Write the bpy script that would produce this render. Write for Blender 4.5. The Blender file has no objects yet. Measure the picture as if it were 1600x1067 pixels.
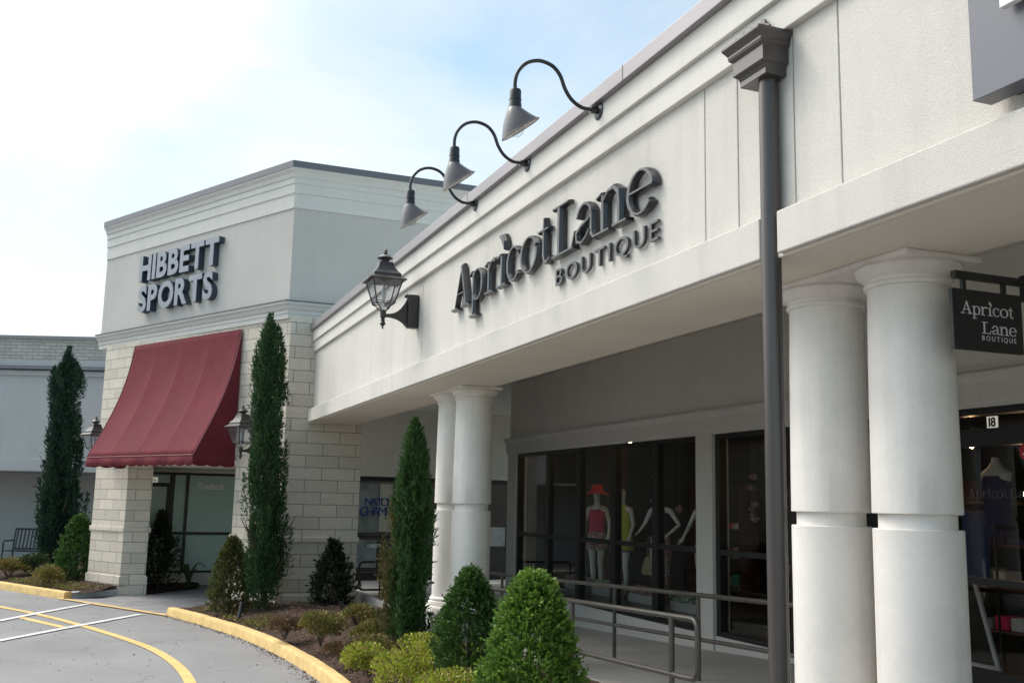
import bpy, math, random
import numpy as np
from mathutils import Vector, Matrix
R = math.radians
scene = bpy.context.scene
COL = scene.collection

# ------------------------------------------------------------------ camera
cam = bpy.data.cameras.new('camera'); cam.sensor_width = 36.0; cam.lens = 35.685
cam.clip_start = 0.05; cam.clip_end = 3000
co = bpy.data.objects.new('camera', cam); COL.objects.link(co)
r_ = Vector((0.92937687, -0.36849268, 0.02172048))
u_ = Vector((-0.07816466, -0.13894917, 0.98720991))
f_ = Vector((0.36076159, 0.91918783, 0.15793925))
co.matrix_world = Matrix(((r_.x, u_.x, -f_.x, 0), (r_.y, u_.y, -f_.y, 0), (r_.z, u_.z, -f_.z, 1.88), (0, 0, 0, 1)))
scene.camera = co

# ------------------------------------------------------------------ sky and sun
SUN = Vector((-0.42, 0.46, 0.78)).normalized()
world = bpy.data.worlds.new('World'); scene.world = world; world.use_nodes = True
nt = world.node_tree; nt.nodes.clear()
def N(t, **k):
    n = nt.nodes.new(t)
    for a, b in k.items(): setattr(n, a, b)
    return n
sky = N('ShaderNodeTexSky', sky_type='NISHITA', sun_disc=False)
sky.sun_elevation = math.asin(SUN.z); sky.sun_rotation = math.atan2(SUN.x, SUN.y)
sky.air_density = 1.0; sky.dust_density = 0.6; sky.ozone_density = 1.6
tc = N('ShaderNodeTexCoord'); mp = N('ShaderNodeMapping')
mp.inputs['Scale'].default_value = (1.0, 1.0, 2.2); mp.inputs['Location'].default_value = (3.1, 1.7, 0.4)
n1 = N('ShaderNodeTexNoise'); n1.inputs['Scale'].default_value = 2.6; n1.inputs['Detail'].default_value = 8; n1.inputs['Roughness'].default_value = 0.55; n1.inputs['Distortion'].default_value = 0.35
# thin cloud veil: dense around the sun, opening to blue away from it
dt = N('ShaderNodeVectorMath', operation='DOT_PRODUCT'); dt.inputs[1].default_value = SUN
nm = N('ShaderNodeVectorMath', operation='NORMALIZE')
dm = N('ShaderNodeMapRange'); dm.inputs['From Min'].default_value = 0.30; dm.inputs['From Max'].default_value = 0.90; dm.inputs['To Min'].default_value = 0.05; dm.inputs['To Max'].default_value = 1.0
nm2 = N('ShaderNodeMapRange', clamp=False); nm2.inputs['From Min'].default_value = 0.3; nm2.inputs['From Max'].default_value = 0.7; nm2.inputs['To Min'].default_value = -0.38; nm2.inputs['To Max'].default_value = 0.38
sm = N('ShaderNodeMath', operation='ADD', use_clamp=True)
mx = N('ShaderNodeMixRGB'); mx.inputs['Color2'].default_value = (9.2, 9.35, 9.4, 1)
bg = N('ShaderNodeBackground'); bg.inputs['Strength'].default_value = 0.10
out = N('ShaderNodeOutputWorld')
L = nt.links.new
L(tc.outputs['Generated'], mp.inputs['Vector']); L(mp.outputs['Vector'], n1.inputs['Vector'])
L(tc.outputs['Generated'], nm.inputs[0]); L(nm.outputs[0], dt.inputs[0]); L(dt.outputs['Value'], dm.inputs['Value'])
# bright aureole of hazy cloud round the sun
au = N('ShaderNodeMapRange', interpolation_type='SMOOTHSTEP'); au.inputs['From Min'].default_value = 0.66; au.inputs['From Max'].default_value = 1.0; au.inputs['To Min'].default_value = 1.0; au.inputs["To Max"].default_value = 4.6
cm = N('ShaderNodeVectorMath', operation='SCALE'); cm.inputs[0].default_value = (9.5, 9.4, 9.1)
L(dt.outputs['Value'], au.inputs['Value']); L(au.outputs['Result'], cm.inputs['Scale']); L(cm.outputs[0], mx.inputs['Color2'])
gn = N('ShaderNodeVectorMath', operation='MULTIPLY'); gn.inputs[1].default_value = (1.95, 2.12, 1.82); L(sky.outputs['Color'], gn.inputs[0])
L(n1.outputs['Fac'], nm2.inputs['Value']); L(dm.outputs['Result'], sm.inputs[0]); L(nm2.outputs['Result'], sm.inputs[1]); L(sm.outputs[0], mx.inputs['Fac'])
L(gn.outputs[0], mx.inputs['Color1']); L(mx.outputs['Color'], bg.inputs['Color']); L(bg.outputs[0], out.inputs[0])

sl = bpy.data.lights.new('sun', 'SUN'); sl.energy = 1.3; sl.angle = R(14.0); sl.color = (1.0, 0.91, 0.80)
so = bpy.data.objects.new('sun', sl); COL.objects.link(so)
so.rotation_euler = SUN.to_track_quat('Z', 'Y').to_euler(); so.location = (-10, 10, 20)

scene.view_settings.view_transform = 'Standard'; scene.view_settings.look = 'None'
scene.view_settings.exposure = 0.22; scene.view_settings.gamma = 1.0
scene.cycles.max_bounces = 8; scene.cycles.diffuse_bounces = 4; scene.cycles.transparent_max_bounces = 16

# ------------------------------------------------------------------ materials
def mat(name, color, rough=0.7, metal=0.0, spec=0.5, bump=None, var=0.0, varscale=2.0, fine=None, detail=4, streak=0.0):
    m = bpy.data.materials.new(name); m.use_nodes = True
    t = m.node_tree; b = t.nodes['Principled BSDF']
    b.inputs['Roughness'].default_value = rough; b.inputs['Metallic'].default_value = metal
    b.inputs['Specular IOR Level'].default_value = spec
    c = (*color, 1); b.inputs['Base Color'].default_value = c
    tcn = t.nodes.new('ShaderNodeTexCoord')
    last = None
    if var > 0:
        nz = t.nodes.new('ShaderNodeTexNoise'); nz.inputs['Scale'].default_value = varscale; nz.inputs['Detail'].default_value = detail; nz.inputs['Roughness'].default_value = 0.62
        mr = t.nodes.new('ShaderNodeMapRange'); mr.inputs['From Min'].default_value = 0.3; mr.inputs['From Max'].default_value = 0.7
        mr.inputs['To Min'].default_value = 1 - var; mr.inputs['To Max'].default_value = 1 + var * 0.6
        mm = t.nodes.new('ShaderNodeMixRGB'); mm.blend_type = 'MULTIPLY'; mm.inputs['Fac'].default_value = 1; mm.inputs['Color1'].default_value = c
        t.links.new(tcn.outputs['Object'], nz.inputs['Vector']); t.links.new(nz.outputs['Fac'], mr.inputs['Value'])
        t.links.new(mr.outputs['Result'], mm.inputs['Color2']); last = mm.outputs['Color']
    if streak > 0:
        mpn = t.nodes.new('ShaderNodeMapping'); mpn.inputs['Scale'].default_value = (4, 4, 0.25)
        nz = t.nodes.new('ShaderNodeTexNoise'); nz.inputs['Scale'].default_value = 2.0; nz.inputs['Detail'].default_value = 6
        mr = t.nodes.new('ShaderNodeMapRange'); mr.inputs['From Min'].default_value = 0.5; mr.inputs['From Max'].default_value = 0.75
        mr.inputs['To Min'].default_value = 1; mr.inputs['To Max'].default_value = 1 - streak
        mm = t.nodes.new('ShaderNodeMixRGB'); mm.blend_type = 'MULTIPLY'; mm.inputs['Fac'].default_value = 1
        t.links.new(tcn.outputs['Object'], mpn.inputs['Vector']); t.links.new(mpn.outputs['Vector'], nz.inputs['Vector'])
        t.links.new(nz.outputs['Fac'], mr.inputs['Value'])
        if last: t.links.new(last, mm.inputs['Color1'])
        else: mm.inputs['Color1'].default_value = c
        t.links.new(mr.outputs['Result'], mm.inputs['Color2']); last = mm.outputs['Color']
    if fine:
        sc, amt = fine
        nz = t.nodes.new('ShaderNodeTexNoise'); nz.inputs['Scale'].default_value = sc; nz.inputs['Detail'].default_value = 3
        mr = t.nodes.new('ShaderNodeMapRange'); mr.inputs['From Min'].default_value = 0.3; mr.inputs['From Max'].default_value = 0.7
        mr.inputs['To Min'].default_value = 1 - amt; mr.inputs['To Max'].default_value = 1 + amt
        mm = t.nodes.new('ShaderNodeMixRGB'); mm.blend_type = 'MULTIPLY'; mm.inputs['Fac'].default_value = 1
        t.links.new(tcn.outputs['Object'], nz.inputs['Vector']); t.links.new(nz.outputs['Fac'], mr.inputs['Value'])
        if last: t.links.new(last, mm.inputs['Color1'])
        else: mm.inputs['Color1'].default_value = c
        t.links.new(mr.outputs['Result'], mm.inputs['Color2']); last = mm.outputs['Color']
    if last: t.links.new(last, b.inputs['Base Color'])
    if bump:
        sc, st, dist = bump
        nz = t.nodes.new('ShaderNodeTexNoise'); nz.inputs['Scale'].default_value = sc; nz.inputs['Detail'].default_value = 4
        bp = t.nodes.new('ShaderNodeBump'); bp.inputs['Strength'].default_value = st; bp.inputs['Distance'].default_value = dist
        t.links.new(tcn.outputs['Object'], nz.inputs['Vector']); t.links.new(nz.outputs['Fac'], bp.inputs['Height'])
        t.links.new(bp.outputs['Normal'], b.inputs['Normal'])
    return m

def stone_mat(name, base, w=0.5, h=0.2, seed=0.0):
    m = bpy.data.materials.new(name); m.use_nodes = True
    t = m.node_tree; b = t.nodes['Principled BSDF']; b.inputs['Roughness'].default_value = 0.85; b.inputs['Specular IOR Level'].default_value = 0.25
    uv = t.nodes.new('ShaderNodeUVMap'); tcn = t.nodes.new('ShaderNodeTexCoord')
    br = t.nodes.new('ShaderNodeTexBrick'); br.inputs['Scale'].default_value = 1.0
    br.inputs['Brick Width'].default_value = w; br.inputs['Row Height'].default_value = h; br.inputs['Mortar Size'].default_value = 0.0065
    br.inputs['Mortar Smooth'].default_value = 0.15; br.inputs['Bias'].default_value = 0.0
    br.inputs['Color1'].default_value = (*[c * 0.87 for c in base], 1); br.inputs['Color2'].default_value = (*[min(1, c * 1.08) for c in base], 1)
    br.inputs['Mortar'].default_value = (*[c * 0.40 for c in base], 1)
    nz = t.nodes.new('ShaderNodeTexNoise'); nz.inputs['Scale'].default_value = 9; nz.inputs['Detail'].default_value = 7
    mpn = t.nodes.new('ShaderNodeMapping'); mpn.inputs['Scale'].default_value = (1, 1, 3)
    mr = t.nodes.new('ShaderNodeMapRange'); mr.inputs['From Min'].default_value = 0.3; mr.inputs['From Max'].default_value = 0.7
    mr.inputs['To Min'].default_value = 0.92; mr.inputs['To Max'].default_value = 1.06
    mm = t.nodes.new('ShaderNodeMixRGB'); mm.blend_type = 'MULTIPLY'; mm.inputs['Fac'].default_value = 1
    bp = t.nodes.new('ShaderNodeBump'); bp.inputs['Strength'].default_value = 0.4; bp.inputs['Distance'].default_value = 0.006
    ad = t.nodes.new('ShaderNodeMath'); ad.operation = 'MULTIPLY_ADD'; ad.inputs[1].default_value = -1.0
    l = t.links.new
    l(uv.outputs['UV'], br.inputs['Vector']); l(tcn.outputs['Object'], mpn.inputs['Vector']); l(mpn.outputs['Vector'], nz.inputs['Vector'])
    l(nz.outputs['Fac'], mr.inputs['Value']); l(br.outputs['Color'], mm.inputs['Color1']); l(mr.outputs['Result'], mm.inputs['Color2'])
    l(mm.outputs['Color'], b.inputs['Base Color'])
    l(br.outputs['Fac'], ad.inputs[0]); l(nz.outputs['Fac'], ad.inputs[2]); l(ad.outputs[0], bp.inputs['Height']); l(bp.outputs['Normal'], b.inputs['Normal'])
    return m

def glass_mat(name, tint, refl=1.0, rough=0.0, ior=1.5):
    m = bpy.data.materials.new(name); m.use_nodes = True
    t = m.node_tree; t.nodes.clear()
    o = t.nodes.new('ShaderNodeOutputMaterial'); tr = t.nodes.new('ShaderNodeBsdfTransparent'); tr.inputs['Color'].default_value = (*tint, 1)
    gl = t.nodes.new('ShaderNodeBsdfGlossy'); gl.inputs['Roughness'].default_value = rough; gl.inputs['Color'].default_value = (refl, refl, refl, 1)
    fr = t.nodes.new('ShaderNodeFresnel'); fr.inputs['IOR'].default_value = ior
    mx = t.nodes.new('ShaderNodeMixShader')
    ge = t.nodes.new('ShaderNodeNewGeometry'); iv = t.nodes.new('ShaderNodeMath'); iv.operation = 'SUBTRACT'; iv.inputs[0].default_value = 1.0
    ml = t.nodes.new('ShaderNodeMath'); ml.operation = 'MULTIPLY'
    t.links.new(ge.outputs['Backfacing'], iv.inputs[1]); t.links.new(iv.outputs[0], ml.inputs[0]); t.links.new(fr.outputs[0], ml.inputs[1])
    t.links.new(ml.outputs[0], mx.inputs[0]); t.links.new(tr.outputs[0], mx.inputs[1]); t.links.new(gl.outputs[0], mx.inputs[2]); t.links.new(mx.outputs[0], o.inputs[0])
    return m

def leaf_mat(name, c0, c1, c2=None, f2=0.9, rough=0.5, trans=0.25):
    """per-leaf colour variation from the face attribute 'tone' plus clump noise"""
    m = bpy.data.materials.new(name); m.use_nodes = True
    t = m.node_tree; t.nodes.clear(); l = t.links.new
    o = t.nodes.new('ShaderNodeOutputMaterial'); b = t.nodes.new('ShaderNodeBsdfPrincipled'); b.inputs['Roughness'].default_value = rough
    b.inputs['Specular IOR Level'].default_value = 0.35
    at = t.nodes.new('ShaderNodeAttribute'); at.attribute_name = 'tone'
    rp = t.nodes.new('ShaderNodeValToRGB'); e = rp.color_ramp.elements
    e[0].position = 0.0; e[0].color = (*c0, 1); e[1].position = f2 - 0.06 if c2 else 1.0; e[1].color = (*c1, 1)
    if c2:
        q = e.new(f2); q.color = (*c2, 1)
    l(at.outputs['Fac'], rp.inputs['Fac'])
    tl = t.nodes.new('ShaderNodeBsdfTranslucent'); mx = t.nodes.new('ShaderNodeMixShader'); mx.inputs[0].default_value = trans
    l(rp.outputs['Color'], b.inputs['Base Color']); l(rp.outputs['Color'], tl.inputs['Color'])
    l(b.outputs[0], mx.inputs[1]); l(tl.outputs[0], mx.inputs[2]); l(mx.outputs[0], o.inputs[0])
    return m

def emit_mat(name, color, s):
    m = bpy.data.materials.new(name); m.use_nodes = True
    b = m.node_tree.nodes['Principled BSDF']; b.inputs['Base Color'].default_value = (*color, 1)
    b.inputs['Emission Color'].default_value = (*color, 1); b.inputs['Emission Strength'].default_value = s
    return m

M = dict(
    stucco=mat('cream_stucco', (0.595, 0.572, 0.535), 0.9, spec=0.2, bump=(150, 0.55, 0.006), var=0.07, varscale=0.9, fine=(170, 0.08), streak=0.08),
    trim=mat('cream_trim', (0.635, 0.615, 0.58), 0.8, spec=0.25, bump=(220, 0.15, 0.003), var=0.04, varscale=1.2, streak=0.05),
    soffit=mat('soffit_paint', (0.76, 0.705, 0.625), 0.85, spec=0.2, bump=(90, 0.1, 0.003), var=0.05, varscale=1.0),
    tower=mat('tower_stucco', (0.51, 0.49, 0.465), 0.9, spec=0.2, bump=(120, 0.3, 0.005), var=0.06, varscale=0.8, streak=0.05),
    towertrim=mat('tower_trim', (0.60, 0.59, 0.565), 0.85, spec=0.2, var=0.04, varscale=1.0, streak=0.05),
    galwall=mat('gallery_wall', (0.63, 0.60, 0.555), 0.85, spec=0.2, bump=(110, 0.2, 0.004), var=0.05),
    column=mat('column_paint', (0.80, 0.765, 0.73), 0.6, spec=0.3, bump=(25, 0.12, 0.003), var=0.09, varscale=2.5, streak=0.13, fine=(90, 0.03)),
    stone=stone_mat('split_stone', (0.64, 0.575, 0.49), 0.55),
    stonetrim=mat('stone_trim', (0.47, 0.43, 0.375), 0.85, spec=0.2, bump=(60, 0.25, 0.005), var=0.1, varscale=4),
    coping=mat('coping_metal', (0.27, 0.248, 0.262), 0.42, 0.3, var=0.05, varscale=1.0),
    towercoping=mat('dark_coping', (0.13, 0.13, 0.15), 0.45, 0.3),
    black=mat('black_metal', (0.018, 0.018, 0.02), 0.35, 0.0, 0.5, var=0.2, varscale=8),
    bronze=mat('bronze_metal', (0.045, 0.04, 0.04), 0.4, 0.2, 0.5, var=0.15, varscale=8),
    lampshade=mat('lamp_shade_metal', (0.05, 0.054, 0.064), 0.3, 0.15, 0.4, var=0.1, varscale=12),
    inner=mat('white_enamel', (0.75, 0.74, 0.72), 0.5),
    pipe=mat('downspout_paint', (0.088, 0.078, 0.075), 0.26, 0.3, 0.5, var=0.06, varscale=3),
    rail=mat('rail_metal', (0.12, 0.11, 0.10), 0.38, 0.4, 0.5, var=0.2, varscale=6),
    signgrey=mat('sign_grey', (0.115, 0.12, 0.145), 0.4, 0.0, 0.5, var=0.03, varscale=1),
    lettergrey=mat('letter_grey', (0.23, 0.25, 0.30), 0.38, 0.0, 0.5, var=0.03),
    letterside=mat('letter_side', (0.035, 0.045, 0.065), 0.5),
    letterblk=mat('letter_dark_bronze', (0.028, 0.028, 0.033), 0.3, 0.0, 0.6, var=0.1, varscale=5),
    white=mat('white_paint', (0.78, 0.78, 0.79), 0.5),
    whiteprint=mat('white_print', (0.62, 0.62, 0.63), 0.6),
    cloth=mat('burgundy_canvas', (0.15, 0.024, 0.034), 0.8, spec=0.2, bump=(9, 0.25, 0.02), var=0.18, varscale=1.3, fine=(60, 0.04)),
    piping=mat('awning_piping', (0.30, 0.13, 0.14), 0.7),
    frame=mat('black_storefront_frame', (0.012, 0.012, 0.013), 0.4),
    glass=glass_mat('store_glass', (0.95, 0.955, 0.95)),
    darkglass=glass_mat('lantern_glass', (0.86, 0.87, 0.88)),
    bulb=glass_mat('bulb_glass', (0.9, 0.9, 0.9)),
    frost=mat('frosted_film', (0.54, 0.72, 0.67), 0.22, 0.0, 0.5, var=0.08, varscale=0.7),
    frostprint=mat('frosted_letters', (0.92, 0.94, 0.94), 0.5),
    asphalt=mat('asphalt', (0.25, 0.25, 0.256), 0.85, spec=0.25, bump=(130, 0.8, 0.008), var=0.16, varscale=0.6, fine=(90, 0.22), detail=10),
    yellow=mat('yellow_paint', (0.70, 0.475, 0.19), 0.75, spec=0.25, bump=(120, 0.3, 0.004), var=0.15, varscale=3, fine=(70, 0.08)),
    yellowcurb=mat('yellow_curb', (0.66, 0.47, 0.21), 0.8, spec=0.2, bump=(40, 0.35, 0.008), var=0.22, varscale=5, fine=(60, 0.08)),
    whiteline=mat('white_line', (0.62, 0.62, 0.62), 0.8, spec=0.2, bump=(120, 0.3, 0.004), var=0.22, varscale=4, fine=(70, 0.1)),
    concrete=mat('concrete', (0.36, 0.35, 0.325), 0.9, spec=0.2, bump=(90, 0.25, 0.004), var=0.14, varscale=1.2, fine=(80, 0.06), detail=8),
    walk=mat('walkway_concrete', (0.50, 0.49, 0.465), 0.85, spec=0.25, bump=(90, 0.2, 0.004), var=0.2, varscale=0.8, fine=(80, 0.06), detail=8),
    slatepath=mat('stamped_concrete', (0.28, 0.278, 0.29), 0.75, spec=0.3, bump=(22, 0.5, 0.01), var=0.3, varscale=2.5, fine=(14, 0.12), detail=8),
    greycurb=mat('grey_curb', (0.62, 0.63, 0.65), 0.85, spec=0.2, bump=(40, 0.3, 0.006), var=0.12, varscale=4),
    mulch=mat('bark_mulch', (0.085, 0.058, 0.046), 0.95, spec=0.1, bump=(45, 1.0, 0.03), var=0.4, varscale=18, fine=(60, 0.35), detail=8),
    chip=leaf_mat('bark_chips', (0.035, 0.022, 0.018), (0.16, 0.10, 0.075), (0.32, 0.22, 0.17), 0.93, rough=0.9, trans=0.0),
    ground=mat('ground_soil', (0.16, 0.15, 0.13), 0.95, var=0.2, varscale=0.3),
    bark=mat('bark', (0.09, 0.065, 0.05), 0.9, bump=(40, 0.8, 0.01), var=0.25, varscale=10),
    leftwall=mat('pale_blue_grey_stucco', (0.50, 0.50, 0.50), 0.9, spec=0.2, bump=(100, 0.25, 0.004), var=0.06, varscale=0.7, streak=0.05),
    shingle=mat('dark_shingle', (0.09, 0.095, 0.115), 0.85, var=0.3, varscale=8),
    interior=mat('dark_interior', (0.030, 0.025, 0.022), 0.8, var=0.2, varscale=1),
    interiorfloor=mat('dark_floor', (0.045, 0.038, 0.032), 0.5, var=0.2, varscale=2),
    redwood=mat('red_brown_wood', (0.10, 0.028, 0.016), 0.5, var=0.3, varscale=6),
    platform=mat('display_platform', (0.10, 0.095, 0.085), 0.6, var=0.1),
    mannequin=mat('mannequin_white', (0.70, 0.70, 0.69), 0.35),
    pink=mat('hot_pink_cloth', (0.75, 0.02, 0.13), 0.8),
    red=mat('red_felt', (0.72, 0.012, 0.022), 0.85),
    yellowcloth=mat('lime_yellow_cloth', (0.62, 0.66, 0.055), 0.8),
    teal=mat('dark_teal_cloth', (0.012, 0.03, 0.033), 0.8),
    tealbright=mat('green_teal_cloth', (0.02, 0.22, 0.17), 0.8),
    purple=mat('purple_cloth', (0.045, 0.03, 0.11), 0.8),
    blue=mat('blue_cloth', (0.03, 0.09, 0.32), 0.8),
    greycloth=mat('grey_cloth', (0.28, 0.28, 0.29), 0.8),
    canvasbag=mat('straw_bag', (0.42, 0.38, 0.24), 0.85, var=0.2, varscale=20),
    greybox=mat('grey_planter', (0.30, 0.31, 0.31), 0.7, var=0.1),
    poster=mat('poster_print', (0.30, 0.33, 0.36), 0.4, var=0.55, varscale=2.2),
    posterw=mat('white_poster', (0.60, 0.61, 0.62), 0.5, var=0.25, varscale=5),
    bluepaint=mat('blue_window_paint', (0.02, 0.05, 0.27), 0.6),
    lamp_warm=emit_mat('warm_lamp', (1.0, 0.62, 0.30), 38.0),
    numtile=emit_mat('glowing_number_tile', (0.95, 0.92, 0.80), 0.30),  # pale number tiles with a weak glow of their own
    redsign=mat('red_sticker', (0.50, 0.02, 0.035), 0.5),
)
def weather_asphalt(m):
    """thin wandering cracks, tar spots and darker wear patches"""
    t = m.node_tree; b = t.nodes['Principled BSDF']; src = b.inputs['Base Color'].links[0].from_socket; l = t.links.new
    tcn = t.nodes.new('ShaderNodeTexCoord')
    nz = t.nodes.new('ShaderNodeTexNoise'); nz.inputs['Scale'].default_value = 1.6; nz.inputs['Detail'].default_value = 6
    ad = t.nodes.new('ShaderNodeVectorMath'); ad.operation = 'MULTIPLY_ADD'; ad.inputs[1].default_value = (0.9, 0.9, 0.9)
    l(nz.outputs['Color'], ad.inputs[0]); l(tcn.outputs['Object'], ad.inputs[2]); l(tcn.outputs['Object'], nz.inputs['Vector'])
    vo = t.nodes.new('ShaderNodeTexVoronoi'); vo.feature = 'DISTANCE_TO_EDGE'; vo.inputs['Scale'].default_value = 0.42
    l(ad.outputs[0], vo.inputs['Vector'])
    r = t.nodes.new('ShaderNodeMapRange'); r.inputs['From Min'].default_value = 0.0; r.inputs['From Max'].default_value = 0.006; r.inputs['To Min'].default_value = 0.62; r.inputs['To Max'].default_value = 1.0
    l(vo.outputs['Distance'], r.inputs['Value'])
    n2 = t.nodes.new('ShaderNodeTexNoise'); n2.inputs['Scale'].default_value = 7; n2.inputs['Detail'].default_value = 2
    r2 = t.nodes.new('ShaderNodeMapRange'); r2.inputs['From Min'].default_value = 0.70; r2.inputs['From Max'].default_value = 0.78; r2.inputs['To Min'].default_value = 1.0; r2.inputs['To Max'].default_value = 0.74
    l(tcn.outputs['Object'], n2.inputs['Vector']); l(n2.outputs['Fac'], r2.inputs['Value'])
    m1 = t.nodes.new('ShaderNodeMath'); m1.operation = 'MULTIPLY'; l(r.outputs[0], m1.inputs[0]); l(r2.outputs[0], m1.inputs[1])
    mm = t.nodes.new('ShaderNodeMixRGB'); mm.blend_type = 'MULTIPLY'; mm.inputs['Fac'].default_value = 1
    l(src, mm.inputs['Color1']); l(m1.outputs[0], mm.inputs['Color2']); l(mm.outputs['Color'], b.inputs['Base Color'])
weather_asphalt(M['asphalt'])
def pattern_mat():
    m = mat('floral_cloth', (0.6, 0.6, 0.6), 0.8); t = m.node_tree; b = t.nodes['Principled BSDF']
    v = t.nodes.new('ShaderNodeTexVoronoi'); v.inputs['Scale'].default_value = 24
    r = t.nodes.new('ShaderNodeValToRGB'); e = r.color_ramp.elements; r.color_ramp.interpolation = 'CONSTANT'
    e[0].position = 0; e[0].color = (0.02, 0.02, 0.025, 1); e[1].position = 0.34; e[1].color = (0.62, 0.52, 0.52, 1)
    q = e.new(0.62); q.color = (0.5, 0.12, 0.16, 1)
    tcn = t.nodes.new('ShaderNodeTexCoord')
    t.links.new(tcn.outputs['Object'], v.inputs['Vector']); t.links.new(v.outputs['Distance'], r.inputs['Fac']); t.links.new(r.outputs['Color'], b.inputs['Base Color'])
    return m
M['floral'] = pattern_mat()
LM = dict(
    cypress=leaf_mat('cypress_foliage', (0.022, 0.055, 0.024), (0.050, 0.110, 0.040), (0.085, 0.145, 0.045), 0.93),
    cypress_mid=leaf_mat('mid_green_cypress_foliage', (0.03, 0.075, 0.026), (0.075, 0.155, 0.045), (0.13, 0.17, 0.05), 0.9),
    cypress_dark=leaf_mat('dark_cypress_foliage', (0.014, 0.038, 0.026), (0.030, 0.070, 0.042), (0.05, 0.10, 0.05), 0.94),
    cypress_brown=leaf_mat('browning_cypress_foliage', (0.06, 0.072, 0.022), (0.14, 0.12, 0.04), (0.22, 0.12, 0.05), 0.88),
    boxwood=leaf_mat('boxwood_foliage', (0.05, 0.115, 0.020), (0.15, 0.27, 0.038), (0.25, 0.38, 0.06), 0.9),
    boxwood_deep=leaf_mat('deep_boxwood_foliage', (0.026, 0.072, 0.018), (0.075, 0.155, 0.030), (0.13, 0.22, 0.045), 0.92),
    boxwood_olive=leaf_mat('olive_boxwood_foliage', (0.05, 0.066, 0.020), (0.11, 0.125, 0.036), (0.17, 0.16, 0.05), 0.9),
    azalea=leaf_mat('azalea_foliage', (0.16, 0.215, 0.025), (0.43, 0.48, 0.06), (0.36, 0.22, 0.12), 0.9, trans=0.35),
    azalea_dull=leaf_mat('dull_azalea_foliage', (0.08, 0.10, 0.024), (0.22, 0.225, 0.05), (0.28, 0.15, 0.07), 0.8),
    azalea_brown=leaf_mat('bronze_azalea_foliage', (0.08, 0.045, 0.028), (0.18, 0.105, 0.055), (0.15, 0.15, 0.05), 0.85),
    holly=leaf_mat('holly_foliage', (0.010, 0.022, 0.012), (0.028, 0.045, 0.022), (0.06, 0.075, 0.04), 0.93, rough=0.35),
    variegated=leaf_mat('pale_variegated_foliage', (0.05, 0.08, 0.03), (0.14, 0.17, 0.08), (0.42, 0.38, 0.32), 0.85),
    dark=leaf_mat('dark_green_foliage', (0.02, 0.038, 0.014), (0.05, 0.075, 0.026), (0.08, 0.10, 0.035), 0.92),  # plain dark green leaf colour for the evergreen bush and rear azalea
    far=leaf_mat('added_tree_foliage', (0.02, 0.035, 0.012), (0.05, 0.075, 0.03)),
    pinkflower=leaf_mat('pink_flowers', (0.45, 0.22, 0.30), (0.75, 0.50, 0.56), (0.20, 0.30, 0.14), 0.85),
    paleflower=leaf_mat('pale_green_flowers', (0.25, 0.42, 0.28), (0.62, 0.72, 0.60), (0.12, 0.25, 0.12), 0.85),
)

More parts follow.
